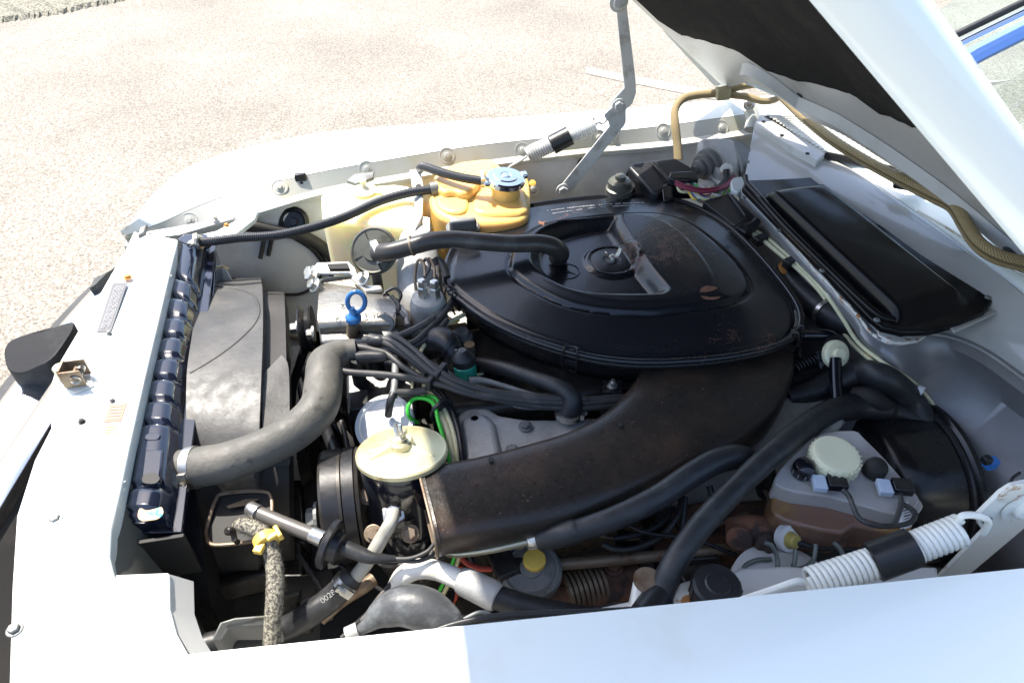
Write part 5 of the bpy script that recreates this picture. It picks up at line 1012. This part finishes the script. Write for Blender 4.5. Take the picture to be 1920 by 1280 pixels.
# ================================================================= lower edge: white hose, bulb, cables
whs = hose('white_hose', [(742, 1100, .76, 34), (758, 1078, .775, 38), (785, 1066, .785, 38), (820, 1069, .79, 37), (860, 1085, .79, 38), (890, 1098, .785, 38)], 38, WHO, CAR, 'glossy off white hose elbow', seg=24)
hose('crimp_ferrule', [(862, 1086, .79, 46), (872, 1090, .79, 54), (925, 1116, .78, 56), (934, 1121, .78, 50)], 54, ALU, whs, straight=True, seg=24)
hose('rubber_section', [(925, 1116, .78, 46), (980, 1135, .77, 46), (1060, 1152, .76, 46), (1160, 1170, .74, 46)], 46, RUB, whs, seg=20)
slab('alternator_bracket', [(735, 1072, .74), (760, 1058, .74), (772, 1075, .74), (745, 1135, .72), (720, 1150, .72), (705, 1150, .72)], .74, .02, RPIPE, CAR, bevel=.004)
hose('rusty_rod', [(600, 1160, .70), (640, 1125, .71), (680, 1100, .72), (700, 1085, .72)], 26, RPIPE, CAR)
bl = MB(); ax = [P(668, 1185, .78), P(690, 1170, .785), (P(715, 1150, .79)), P(755, 1135, .795), P(800, 1142, .795), P(840, 1160, .79), P(858, 1170, .785)]
rs_ = [.006, .010, .019, .026, .027, .019, .012]; sp = spline([(*a, r_) for a, r_ in zip(ax, rs_)], 6); bl.sweep([Vector(s[:3]) for s in sp], [s[3] for s in sp], 24)
bb = bl.build('rubber_bulb', mat('bloomed_rubber', (.05, .053, .057), .42, bump=.5, bscale=70, c2=(.15, .16, .165), c2scale=22, c2lo=.45, c2hi=.7), CAR, label='bulging blue grey rubber boot near the wing edge')
hose('bulb_collar', [(650, 1190, .78), (672, 1180, .783)], 30, ALU, bb, straight=True); hose('bulb_collar', [(838, 1160, .79), (862, 1170, .786)], 34, RUB, bb, straight=True)
for pp, w_, m_ in (([(640, 1195, .76), (680, 1160, .77), (710, 1120, .77), (742, 1085, .77), (760, 1070, .77)], 9, WIRE), ([(652, 1200, .76), (690, 1150, .765), (725, 1115, .765), (765, 1090, .765)], 8, WIRE), ([(660, 1178, .77), (700, 1142, .765), (730, 1120, .76)], 13, BLKP),
                   ([(790, 1192, .86), (850, 1170, .865), (920, 1156, .868), (1000, 1150, .868), (1120, 1146, .868), (1240, 1140, .865)], 13, BLKP), ([(800, 1200, .855), (870, 1178, .86), (930, 1164, .862), (1010, 1157, .862), (1160, 1152, .862)], 10, WIRE), ([(870, 1160, .84), (895, 1148, .845), (915, 1148, .845), (925, 1158, .84)], 7, DALU), ([(960, 1160, .84), (980, 1153, .845), (1000, 1158, .84)], 6, YEL), ([(940, 1168, .84), (975, 1160, .84), (1010, 1166, .84)], 7, DALU), ([(860, 1165, .84), (875, 1160, .845), (890, 1163, .84)], 5, GWIRE),
                   ([(865, 1046, .74), (880, 1058, .74), (905, 1066, .74), (942, 1064, .74)], 11, RED)):
    hose('wire', pp, w_, m_, CAR, n=6, seg=8)
# ---- fuel regulator and pipes
rg_ = disc('pressure_damper', P(995, 1066, .745), (-.02, -.12, 1), [(.034, -.03), (.040, -.014), (.0455, -.012), (.0455, -.006), (.044, -.004), (.044, 0), (.040, .003), (.036, .001), (.034, .003), (.016, .003), (.0155, .006)], DALU, CAR, 'round grey pressure damper with a yellow cap', seg=48)
disc('yellow_cap', P(1002, 1050, .755), (-.02, -.12, 1), [(.0165, -.006), (.0165, .004), (.015, .006), (0, .006)], YEL, rg_)
hose('metal_pipe', [(832, 1028, .79, 16), (842, 1036, .795, 16), (870, 1037, .80), (930, 1028, .808), (995, 1014, .815)], 15, mat('passivated_pipe', (.42, .40, .30), .35, metal=.8, c2=(.25, .22, .15), c2scale=30), CAR, 'yellowish metal pipe running to the hose coupling')
fhz = hose('fuel_hose', [(1012, 1010, .815, 46), (1040, 1004, .825, 48), (1075, 996, .835, 48), (1090, 992, .838, 44), (1150, 972, .85, 45), (1230, 934, .862, 46), (1300, 888, .868, 47), (1350, 862, .868, 47), (1395, 858, .85, 46), (1430, 885, .77, 44), (1440, 920, .72, 42)], 46, RUB, CAR, 'fat black hose curving under the intake duct', n=8, seg=26)
hose('hex_coupling', [(986, 1016, .813, 28), (990, 1015, .813, 36), (1010, 1011, .815, 38), (1014, 1010, .815, 38)], 36, ZINC, fhz, straight=True, seg=6)
disc('banjo_bolt', P(972, 1010, .79), (0, -.2, 1), [(.012, -.01), (.012, .004), (.009, .008), (0, .009)], ZINC, CAR, seg=10)
mh = hose('servo_hose', [(1225, 1150, .83, 50), (1240, 1110, .83, 48), (1262, 1058, .85, 46), (1310, 990, .865, 46), (1370, 925, .87, 45), (1440, 858, .87, 45), (1500, 808, .86, 46), (1545, 778, .84, 46), (1600, 762, .80, 48), (1660, 765, .79, 48)], 46, RUB, CAR, 'long black servo hose crossing diagonally over the bay', n=8, seg=26)
hose('hose_socket', [(1205, 1160, .84, 60), (1225, 1134, .832, 62), (1240, 1120, .83, 56)], 60, BLKP, mh, n=3)
hose('fuel_rail', [(1048, 1058, .73), (1120, 1052, .73), (1250, 1040, .73), (1420, 1022, .73)], 22, RPIPE, CAR, 'rust stained steel pipe')
for pp, w_ in (([(1130, 1020, .75), (1160, 1030, .75), (1200, 1025, .755), (1245, 1000, .76), (1270, 965, .77), (1280, 930, .77)], 13), ([(1150, 1010, .745), (1200, 1000, .75), (1240, 980, .755), (1262, 950, .76)], 12), ([(1280, 1030, .72), (1280, 980, .75), (1284, 930, .77)], 13), ([(1340, 960, .74), (1335, 930, .76), (1330, 910, .77)], 12), ([(1480, 1000, .72), (1440, 1010, .70), (1400, 990, .70)], 10), ([(1390, 880, .74), (1360, 960, .72), (1330, 1000, .70)], 12)):
    hose('vacuum_line', pp, w_, RUB, CAR, n=6, seg=10)
mn = slab('exhaust_manifold', [(940, 1080, .68), (1050, 1040, .69), (1200, 1020, .69), (1320, 990, .69), (1420, 1000, .69), (1420, 1060, .67), (1300, 1090, .66), (1150, 1120, .65), (1000, 1130, .65), (930, 1110, .66)], .68, .08, RUST, CAR, label='rusty brown exhaust manifold deep below', bevel=.02, bseg=5)
hose('manifold_pipe', [(1050, 1100, .66), (1120, 1090, .67), (1220, 1075, .67), (1340, 1050, .67)], 60, RUST, mn); hose('manifold_pipe', [(980, 1130, .66), (1060, 1120, .67), (1160, 1110, .67), (1230, 1105, .66)], 50, RUST, mn)
for k in range(8): ring('bellows_ring', P(1064+k*9, 1112-k*2.6, .675), (1, .12, 0), .026, .005, .004, RPIPE, mn)
hose('heat_pipe', [(1060, 1112, .675), (1130, 1094, .675)], 52, RPIPE, mn, straight=True)
slab('heat_shield', [(1250, 960, .70), (1340, 930, .70), (1440, 950, .70), (1440, 1010, .68), (1300, 1010, .68)], .70, .02, RUST, mn, bevel=.006)
# mounts on the inner wing, near edge
slab('inner_wing_tray', [(1060, 1150, .80), (1200, 1120, .80), (1320, 1090, .80), (1390, 1062, .80), (1480, 1058, .80), (1640, 1075, .80), (1700, 1060, .80), (1760, 1060, .80), (1760, 1180, .80), (1060, 1200, .80)], .80, .02, WDIRT, CAR, label='rust edged white shelf along the near inner wing', bevel=.006)
wm = slab('white_bracket', [(1188, 1085, .84), (1200, 1072, .84), (1228, 1070, .84), (1245, 1082, .84), (1236, 1120, .84), (1230, 1150, .84), (1180, 1150, .84)], .84, .08, WARM, CAR, bevel=.006, label='white mounting bracket with a rusty bolt')
disc('bracket_cap', P(1214, 1088, .842), (0, 0, 1), [(.018, 0), (.018, .002), (0, .002)], RPIPE, wm)
slab('white_bracket', [(1262, 1120, .83), (1275, 1092, .83), (1305, 1084, .83), (1300, 1110, .83), (1292, 1135, .83), (1262, 1140, .83)], .83, .05, WCHIP, CAR, bevel=.002)
bc = disc('black_cap', P(1346, 1094, .862), (0, 0, 1), [(.026, -.05), (.027, -.03), (.030, -.028), (.030, -.004), (.027, 0), (.016, .001), (.014, .003), (0, .003)], BLKP, CAR, 'black screw cap beside the wing edge', seg=30)
for k in range(16):
    t = 2*math.pi*k/16; mb = MB(); c0 = P(1346, 1094, .862)+Vector((.030*math.cos(t), .030*math.sin(t), -.016)); mb.sweep([c0-Vector((0, 0, .011)), c0+Vector((0, 0, .010))], .0016, 6); mb.build('grip_ridge', BLKP, bc)
disc('strut_tower', P(1470, 1110, .76), (0, 0, 1), [(.075, -.02), (.072, .006), (.05, .014), (0, .016)], WDIRT, CAR, 'dirty white strut tower top', seg=48)
# ================================================================= brakes
bx0, bx1 = P(1630, 960, .72), P(1850, 960, .72)
bc_ = Vector((.755, .615, .655)); 
SVM = mat('aged_black_enamel', (.010, .010, .011), .25, bump=.05, bscale=30, rvar=.08, c2=(.05, .035, .022), c2scale=22, c2lo=.6, c2hi=.8, c3=(.12, .08, .05), c3scale=120, c3lo=.72, c3hi=.76)
sv = disc('brake_servo', bc_, (1, -.06, 0), [(.04, -.040), (.09, -.036), (.120, -.026), (.130, -.014), (.135, 0), (.136, .02), (.136, .085), (.142, .088), (.146, .092), (.146, .100), (.140, .104), (.125, .112)], SVM, CAR, 'large glossy black brake servo drum', seg=72)
hose('servo_band', [(1690, 800, .85), (1760, 812, .855), (1810, 850, .85), (1838, 900, .84)], 5, BLKP, sv) if False else None
mb = MB(); axs = Vector((1, -.06, 0)).normalized(); cb = bc_+axs*.083; u = axs.cross(Vector((0, 0, 1))).normalized(); mb.sweep([cb+u*math.cos(t)*.1375+Vector((0, 0, 1))*math.sin(t)*.1375 for t in np.linspace(0, 2*math.pi, 90)], .0055, 8, cap=False); mb.build('servo_band', BLKP, sv)
bp2 = MB(); bp2.box(P(1858, 868, .83), .016, .014, .018); bp2.build('blue_clip', BLUC, CAR, bevel=.002, label='small blue plastic clip by the servo band')
mb = MB(); mb.box(P(1850, 862, .845), .012, .012, .012); mb.build('clip_base', BLKP, CAR, bevel=.002)
hose('wire', [(1893, 905, .86), (1900, 895, .865), (1912, 886, .865)], 6, BLKP, CAR)
mcy = hose('master_cylinder', [(1372, 1000, .76, 60), (1390, 998, .76, 66), (1420, 998, .76, 66), (1470, 1003, .76, 58), (1560, 1006, .76, 54), (1640, 1000, .76, 52)], 56, RUST, CAR, 'rusty cast brake master cylinder', seg=24)
disc('end_plug', P(1386, 1008, .775), (-.5, -.7, .45), [(.018, -.01), (.018, .004), (.014, .006), (0, .006)], RUST, mcy)
for a in ((1432, 1008), (1560, 1004)): disc('union_nut', P(a[0], a[1]+8, .772), (0, -.8, .5), [(.015, -.01), (.015, .006), (.009, .010), (.009, .018)], RUST, mcy, seg=14)
BRS = mat('olive_brass', (.42, .34, .10), .45, metal=.2)
su = disc('brass_switch', P(1476, 1010, .785), (.25, -.7, .6), [(.014, -.004), (.014, .005), (.011, .007), (.010, .016), (.008, .018), (0, .018)], BRS, mcy, seg=14); ring('switch_ring', P(1476, 1008, .786), (.25, -.7, .6), .014, .012, .005, WPL, su)
hose('switch_boot', [(1488, 1016, .79, 18), (1505, 1020, .79, 14), (1540, 1028, .79, 8), (1620, 1030, .79, 8)], 12, BLKP, su)
for pp in ([(1433, 1016, 0.810), (1448, 1024, 0.805), (1458, 1050, 0.790), (1452, 1078, 0.785), (1425, 1092, 0.785), (1400, 1080, 0.785), (1396, 1062, 0.785), (1418, 1050, 0.785), (1445, 1048, 0.780)], [(1562, 1016, 0.810), (1576, 1030, 0.805), (1578, 1050, 0.795), (1540, 1060, 0.785), (1500, 1070, 0.785), (1440, 1068, 0.785), (1390, 1085, 0.775)], [(1530, 1020, 0.795), (1524, 1050, 0.785), (1500, 1070, 0.785)], [(1492, 1030, 0.795), (1488, 1060, 0.785), (1470, 1085, 0.785), (1400, 1090, 0.775)], [(1580, 1060, 0.805), (1520, 1062, 0.795), (1470, 1072, 0.795), (1420, 1090, 0.795)]):
    hose('brake_line', pp, 9, mat('grey_green_line', (.16, .18, .165), .5, metal=.4) if 'grey_green_line' not in MATS else MATS['grey_green_line'], mcy, n=7, seg=8)
# reservoir
rb = slab('fluid_reservoir', [(1448, 935, .815), (1452, 905, .82), (1480, 885, .82), (1560, 900, .82), (1660, 930, .82), (1715, 950, .82), (1716, 975, .815), (1690, 1000, .81), (1600, 985, .81), (1580, 1000, .81), (1500, 985, .81), (1452, 965, .81)], .815, .055, RESB, CAR, label='stained brown lower half of the cloudy brake fluid reservoir', bevel=.008, bseg=4, smoothn=2)
rt = slab('reservoir_top', [(1453, 895, .845), (1468, 872, .85), (1500, 840, .855), (1540, 812, .858), (1600, 806, .858), (1618, 818, .857), (1660, 860, .853), (1695, 900, .848), (1722, 930, .845), (1722, 945, .842), (1700, 962, .838), (1660, 960, .836), (1560, 932, .838), (1490, 922, .84), (1455, 908, .843)], .85, .034, RESV, rb, label='cloudy white upper half', bevel=.010, bseg=5, smoothn=2)
slab('seam_rim', [(1450, 902, .825), (1466, 878, .83), (1520, 850, .835), (1640, 860, .835), (1700, 915, .83), (1728, 940, .826), (1728, 955, .822), (1700, 975, .818), (1640, 970, .818), (1560, 948, .82), (1480, 935, .82), (1451, 915, .823)], .825, .005, RESV, rb, bevel=.002, smoothn=2)
cq = P(1568, 852, .872)
rc_ = disc('reservoir_cap', cq, (.05, -.06, 1), [(.030, -.022), (.0345, -.018), (.0345, -.002), (.0315, .003), (.024, .004), (.022, .0035), (.010, .0055), (.008, .005), (0, .006)], CREAM, rb, 'cream ribbed screw cap', seg=40)
for k in range(26):
    t = 2*math.pi*k/26; c0 = cq+Vector((.0345*math.cos(t), .0345*math.sin(t), 0)); mb = MB(); mb.sweep([c0-Vector((0, 0, .019)), c0+Vector((-.0005, 0, -.001))], .0018, 6); mb.build('cap_rib', CREAM, rc_)
for a, m_ in (((1508, 876), BLKG), ((1643, 876), DARK)):
    q = P(a[0], a[1], .862); s_ = disc('level_sensor', q, (-.05, -.1, 1), [(.0155, -.012), (.0155, .002), (.0135, .007), (.008, .0105), (0, .0115)], m_, rb, seg=22)
    if a[0] < 1600:
        for k in range(10):
            t = 2*math.pi*k/10; mb = MB(); c0 = q+Vector((.0155*math.cos(t), .0155*math.sin(t), -.006)); mb.sweep([c0-Vector((0, 0, .004)), c0+Vector((0, 0, .004))], .0012, 5); mb.build('sensor_rib', DALU, s_)
for (a, b_), wq in (((1546, 904), ((1580, 918), (1592, 930), (1600, 950), (1612, 972), (1640, 984), (1680, 985), (1708, 978), (1716, 962), (1700, 948), (1685, 942))), ((1668, 912), ((1688, 930), (1690, 945), (1680, 975), (1672, 985)))):
    q = P(a, b_, .858); mb = MB(); mb.box(q+Vector((-.008, 0, 0)), .018, .024, .010, (1, -.32, 0)); cn = mb.build('sensor_terminal', mat('pale_terminal', (.45, .52, .62), .3) if 'pale_terminal' not in MATS else MATS['pale_terminal'], rb, bevel=.0015)
    mb = MB(); mb.box(q+Vector((.016, -.004, .001)), .026, .022, .013, (1, -.32, 0)); mb.build('connector', BLKG, rb, bevel=.0015)
    hose('sensor_wire', [(x, y_, .868 if k < 5 else .85) for k, (x, y_) in enumerate(wq)], 10, WIRE, rb, n=5, seg=10)
sl_ = slab('label_tag', [(1690, 945, .845), (1702, 940, .845), (1710, 985, .83), (1694, 992, .83), (1684, 985, .83)], .84, .002, WPL, rb, bevel=0, smooth=False)
for k in range(7): mb = MB(); a = P(1693+k*.8, 952+k*5.2, .8462-k*.0022); mb.sweep([a, P(1704+k*.6, 949+k*5.2, .8462-k*.0022)], .0006+.0003*(k % 2), 4); mb.build('printed_mark', DARK, sl_, smooth=False)
_bf = BVHTree.FromPolygons([v.co+CTR[FW_.name] for v in FW_.data.vertices], [tuple(p.vertices) for p in FW_.data.polygons])
def SF(px, py, off=.02, w=None):
    """point just in front of the firewall"""
    d = ray(px, py).normalized(); h = _bf.ray_cast(CC, d)[0]; z = (h-d*off).z if h else .8
    z = min(z, .88)
    return (px, py, z) if w is None else (px, py, z, w)
# ---- firewall side hoses, valve
hh = hose('heater_hose', [(1470, 505, .84, 34), (1500, 545, .84, 40), (1545, 585, .845, 54), (1580, 602, .85, 54), (1610, 615, .85, 52), (1634, 638, .84, 50), (1636, 655, .81, 48)], 50, RUB, CAR, 'fat black heater hose clamped below the cover', seg=26)
a = P(1546, 586, .846); worm('hose_clamp', a, P(1570, 600, .85)-P(1530, 575, .845), rad(55, a), hh, (.5, -.1, 1), wd=.008)
hose('heater_hose', [(1478, 745, .79, 40), (1520, 735, .80, 42), (1560, 715, .81, 46), SF(1610, 698, .03, 48), SF(1660, 708, .03, 48), SF(1706, 748, .03, 48), SF(1735, 795, .03, 46)], 46, RUB, CAR, 'black heater hose looping along the firewall', seg=24)
hose('heater_hose', [(1470, 720, .77, 34), (1540, 700, .78, 34), (1580, 690, .785, 36)], 34, RUB, CAR); hose('heater_hose', [SF(1600, 740, .03), SF(1640, 750, .03), SF(1690, 785, .03), SF(1720, 815, .03)], 36, DARK, CAR)
hose('heater_hose', [(1580, 770, .79), (1640, 765, .79), (1690, 775, .78), (1740, 800, .77)], 40, RUB, CAR)
cvv = disc('check_valve', P(1568, 664, .85), (.1, -.75, .65), [(.010, -.008), (.022, -.008), (.0245, -.006), (.0245, .002), (.021, .005), (.012, .006), (.010, .012)], CREAM, CAR, 'round cream vacuum check valve', seg=36)
disc('valve_back', P(1570, 655, .85), (.1, -.75, .65), [(.025, -.008), (.026, .0), (.02, .002)], BLKP, cvv)
hose('valve_pipe', [(1496, 628, .86, 22), (1530, 627, .862, 22), (1556, 630, .86, 22), (1568, 642, .855, 22)], 22, BLKG, cvv); hose('valve_pipe', [(1566, 672, .85, 22), (1567, 710, .83, 23), (1569, 748, .81, 24)], 22, BLKG, cvv, n=4)
hose('valve_tail', [(1571, 745, .81, 20), (1572, 770, .815, 22), (1565, 795, .825, 23), (1545, 815, .835, 22), (1530, 835, .84, 20)], 22, mat('grey_hose', (.30, .30, .28), .55, c2=(.2, .2, .19), c2scale=30), cvv)
for pp, w_ in (([(1404, 434), (1430, 450), (1462, 476), (1500, 508), (1540, 550), (1570, 600), (1596, 642), (1645, 684), (1698, 716), (1730, 752), (1768, 806)], 8), ([(1412, 430), (1440, 448), (1475, 478), (1515, 512), (1552, 556), (1582, 600), (1610, 643), (1660, 682), (1712, 716), (1748, 756), (1785, 812)], 8)):
    pp = [(a, b_, .872) if a < 1480 else SF(a, b_, .012) for a, b_ in pp]
    hose('vacuum_tube', pp, w_, CWIRE, CAR, 'thin cream vacuum tube along the firewall' if w_ == 8 and pp[0][0] == 1404 else None)
for a in ((1482, 492, .872), (1425, 450, .872)): mb = MB(); mb.box(P(*a), .030, .018, .018, (1, .4, 0)); mb.build('tube_clamp', BLKP, CAR, bevel=.003)
ring('tube_band', P(1724, 734, .815), (.6, -.8, 0), .009, .010, .002, WPL, CAR)
for a in ((1420, 435), (1470, 500), (1605, 590), (1632, 655)): slab('sealant_blob', [(a[0]-10, a[1]-7), (a[0]+3, a[1]-10), (a[0]+9, a[1]+2), (a[0]+6, a[1]+12), (a[0]-4, a[1]+8)], .855, .006, ORA, CAR, bevel=.002, smoothn=2)
cs_ = MB(); p0, p1 = P(1490, 690, .82), P(1542, 665, .83)
spr = spring('throttle_spring', p0, p1, 9, .010, .002, BLKS, CAR); slab('spring_bracket', [(1530, 660, .84), (1548, 650, .84), (1556, 668, .83), (1540, 690, .82)], .83, .004, DALU, CAR, bevel=.001)
hose('throttle_linkage', [(1494, 640, .83), (1500, 665, .82), (1505, 690, .80)], 10, BLKS, CAR)
slab('bulkhead_step', [(1560, 735, .72), (1640, 720, .72), (1700, 800, .72), (1560, 860, .72)], .72, .04, DARK, CAR, bevel=.01)
slab('linkage_cover', [(1450, 760, .76), (1600, 725, .76), (1620, 760, .76), (1590, 790, .75), (1460, 830, .75)], .76, .03, ALU, CAR, bevel=.006)
# ================================================================= far rear corner: relay box, filter, wiper motor, wires
ff = disc('fuel_filter', P(1163, 337, .915), (0, 0, 1), [(.030, -.12), (.030, -.02), (.026, -.018), (.026, -.004), (.022, 0), (.012, .002), (.012, .010), (0, .011)], mat('oily_grey_canister', (.13, .13, .11), .4, metal=.5, c2=(.07, .065, .045), c2scale=30), CAR, 'small grey canister with a bolt on top', seg=30)
ring('canister_band', P(1163, 352, .888), (0, 0, 1), .030, .014, .002, BLKP, ff)
rx = slab('relay_box', [(1178, 312, .92), (1188, 306, .922), (1222, 300, .925), (1268, 296, .925), (1292, 312, .92), (1308, 322, .915), (1262, 330, .91), (1258, 340, .908), (1234, 362, .90), (1222, 360, .90)], .915, .06, BLKP, CAR, label='black plastic relay box with wires spilling out', bevel=.005)
slab('relay_cover', [(1257, 322, .926), (1300, 320, .922), (1312, 330, .918), (1308, 336, .915), (1262, 336, .918), (1254, 332, .92)], .92, .05, BLKG, rx, bevel=.003)
slab('relay_edge', [(1220, 303, .9275), (1226, 302, .9275), (1262, 340, .9115), (1257, 342, .9115)], .927, .002, BLKG, rx, bevel=.001)
slab('relay_socket', [(1240, 348, .905), (1252, 342, .907), (1262, 345, .905), (1262, 372, .89), (1244, 375, .89)], .90, .04, BLKG, rx, bevel=.004)
cols = [MAROON, MAROON, CWIRE, CWIRE, GWIRE, WPL, YEL, CWIRE, MAROON, BLUC, CWIRE, YEL, BLUE, BLKP, WPL, CWIRE, GREEN, WPL]
rr = random.Random(12)
for i, m_ in enumerate(cols):
    x0 = 1262+rr.uniform(0, 40); x1 = 1300+rr.uniform(0, 60)
    pp = [(x0, 338+rr.uniform(0, 14), .905), (x0+8, 352+rr.uniform(-4, 10), .90), ((x0+x1)/2+5, 362+rr.uniform(-6, 12), .895), (x1, 366+rr.uniform(-10, 10), .89), (x1+12, 356+rr.uniform(-10, 8), .892)]
    hose('harness_wire', pp, 5.5, m_, rx, n=5, seg=7)
for k in (0, 1): hose('harness_wire', [(1266, 340+k*5, .912), (1290, 350+k*5, .91), (1320, 355+k*5, .908), (1348, 352+k*4, .908), (1366, 342+k*4, .905), (1376, 330, .905)], 6, MAROON, rx, n=6, seg=8)
disc('relay_can', P(1326, 345, .89), (0, 0, 1), [(.018, -.04), (.018, 0), (.014, .002), (0, .002)], ALU, CAR)
wmx = MB(); c0 = P(1350, 300, .905)
wm_ = slab('wiper_motor_cover', [(1306, 262, .945), (1318, 256, .95), (1345, 254, .952), (1368, 257, .95), (1384, 262, .945), (1392, 300, .92), (1386, 335, .90), (1352, 345, .90), (1338, 330, .90), (1322, 300, .92)], .93, .05, ALU, CAR, label='silver grey wiper motor cover in the far rear corner', bevel=.012, bseg=5)
slab('cover_wing', [(1370, 258, .948), (1396, 266, .945), (1418, 286, .93), (1424, 302, .92), (1404, 310, .92), (1392, 322, .91), (1386, 300, .925)], .93, .03, DALU, wm_, bevel=.006)
ax = Vector((-.85, -.35, -.1)); c0 = P(1330, 308, .905)
for k, (r_, h) in enumerate(((.036, 0), (.030, .010), (.034, .016), (.024, .026), (.026, .032), (.016, .044))):
    pass
disc('rubber_bellows', c0, ax, [(.036, -.006), (.038, 0), (.036, .008), (.029, .011), (.030, .018), (.029, .023), (.021, .026), (.022, .032), (.020, .036), (.012, .040), (.012, .048)], mat('grey_rubber', (.10, .095, .09), .55), wm_, 'grey stepped rubber bellows', seg=36)
disc('worn_boss', P(1362, 318, .915), (-.2, -.7, .6), [(.014, 0), (.014, .003), (.008, .004)], WCHIP, wm_)
hose('motor_lead', [(1362, 318, .92), (1362, 335, .905), (1350, 350, .90), (1335, 362, .895)], 12, BLKP, wm_)
slab('bulkhead_tab', [(1370, 340, .92), (1376, 332, .925), (1392, 330, .925), (1398, 350, .915), (1384, 360, .91), (1372, 356, .91)], .92, .012, BAR, CAR, bevel=.003)
ch_ = slab('wiring_channel', [(1318, 376, .895), (1366, 362, .90), (1376, 366, .90), (1424, 412, .90), (1418, 420, .895), (1398, 436, .885), (1376, 422, .885), (1344, 396, .888)], .895, .03, BLKP, CAR, label='black plastic wiring channel behind the air filter', bevel=.003)
hose('channel_rib', [(1366, 364, .902), (1398, 405, .902)], 4, BLKP, ch_, straight=True); hose('channel_rib', [(1376, 425, .888), (1400, 408, .90)], 4, BLKP, ch_, straight=True)
hose('cable_boot', [(1396, 428, .885), (1412, 422, .89), (1420, 414, .895)], 16, BLKP, ch_, n=3)
# ---- braided hose to the bonnet
bz = hose('braided_hose', [(1272, 300, .90, 17), (1270, 270, .93, 16), (1266, 235, .965, 16), (1266, 205, .99, 15), (1282, 185, 1.005, 15), (1310, 178, 1.01, 15), (1345, 175, 1.015, 15)], 16, TAN, CAR, 'tan braided washer hose looping up from the bay', n=8)
hose('braided_hose', [(1366, 168, 1.02, 15), (1400, 160, 1.03, 15), (1432, 156, 1.04, 15), (1446, 160, 1.04, 16), (1470, 185, 1.03, 17), (1510, 222, 1.02, 18), (1560, 262, 1.015, 19), (1620, 300, 1.01, 20), (1690, 338, 1.01, 22), (1750, 368, 1.01, 24), (1788, 388, 1.01, 26), (1812, 425, 1.0, 27), (1835, 458, .998, 28), (1872, 482, .995, 29), (1930, 497, .99, 30)], 20, TAN, CAR, 'long tan braided hose sagging beneath the bonnet', n=8, seg=18)
hose('braided_hose', [(1366, 178, 1.01, 13), (1400, 182, 1.01, 13), (1430, 190, 1.005, 13), (1450, 188, 1.005, 13), (1462, 182, 1.01, 12)], 13, TAN, CAR)
mb = MB(); mb.box(P(1355, 175, 1.018), .032, .026, .026, (1, -.1, .1)); mb.build('hose_joiner', mat('tan_plastic', (.30, .25, .14), .5), CAR, bevel=.004, label='tan tee joiner of the braided hoses')
# ================================================================= small clutter: cables, stubs, bolts and casting detail in the gaps
rr = random.Random(21)
for pp, w_, m_ in (([(600, 1010, .70), (640, 1060, .70), (690, 1090, .69), (740, 1120, .68)], 8, BLKP), ([(560, 1040, .66), (600, 1100, .66), (620, 1160, .66)], 10, WIRE), ([(690, 1035, .74), (720, 1060, .74), (770, 1055, .74), (830, 1045, .73)], 7, WIRE),
    ([(880, 1040, .72), (900, 1085, .70), (920, 1130, .70)], 9, RUB), ([(1100, 1000, .72), (1180, 1010, .72), (1300, 1000, .72), (1400, 960, .72)], 7, RPIPE), ([(1180, 985, .78), (1220, 1000, .78), (1300, 1010, .76), (1380, 1040, .74)], 8, BLKP),
    ([(1420, 900, .74), (1440, 930, .74), (1446, 970, .74)], 9, RPIPE), ([(1000, 1120, .70), (1080, 1140, .70), (1180, 1130, .70)], 8, WIRE), ([(640, 790, .76), (650, 830, .76), (655, 870, .76)], 10, WIRE), ([(555, 700, .66), (570, 780, .64), (560, 860, .62)], 9, BLKP),
    ([(780, 560, .83), (770, 600, .83), (765, 640, .83), (775, 680, .82)], 9, BLKP), ([(826, 1010, .80), (812, 1030, .80), (800, 1060, .79), (790, 1090, .77)], 8, WIRE), ([(900, 730, .80), (960, 760, .79), (1030, 765, .79), (1120, 760, .79)], 9, DALU)):
    hose('cable', pp, w_, m_, CAR, n=6, seg=8)
for a in ((700, 1000), (770, 1000), (690, 930), (812, 940)): bolt('pump_bolt', P(a[0], a[1], .79), (-.1, -.5, .8), .009, .010, RPIPE, CAR)
for a in ((890, 790), (985, 800), (1120, 800), (960, 845)): bolt('cover_bolt', P(a[0], a[1], .797), (0, 0, 1), .008, .009, DALU, vc)
for a in ((1010, 1100), (1150, 1060), (1270, 1050)): bolt('manifold_nut', P(a[0], a[1], .70), (0, -.3, 1), .011, .012, RUST, mn)
for k in range(9): mb = MB(); mb.box(P(1010+k*38, 1098-k*5, .60), .020, .05, .05, (1, .2, 0)); mb.build('engine_mount_rib', OIL, BLK, bevel=.003)
for (x, y, sx, sy) in ((545, 1080, .05, .10), (600, 1110, .06, .05), (560, 980, .03, .12), (470, 1090, .10, .02)): mb = MB(); mb.box(P(x, y, .60), sx, sy, .05, (1, .1, 0)); mb.build('casting', OIL, BLK, bevel=.006)
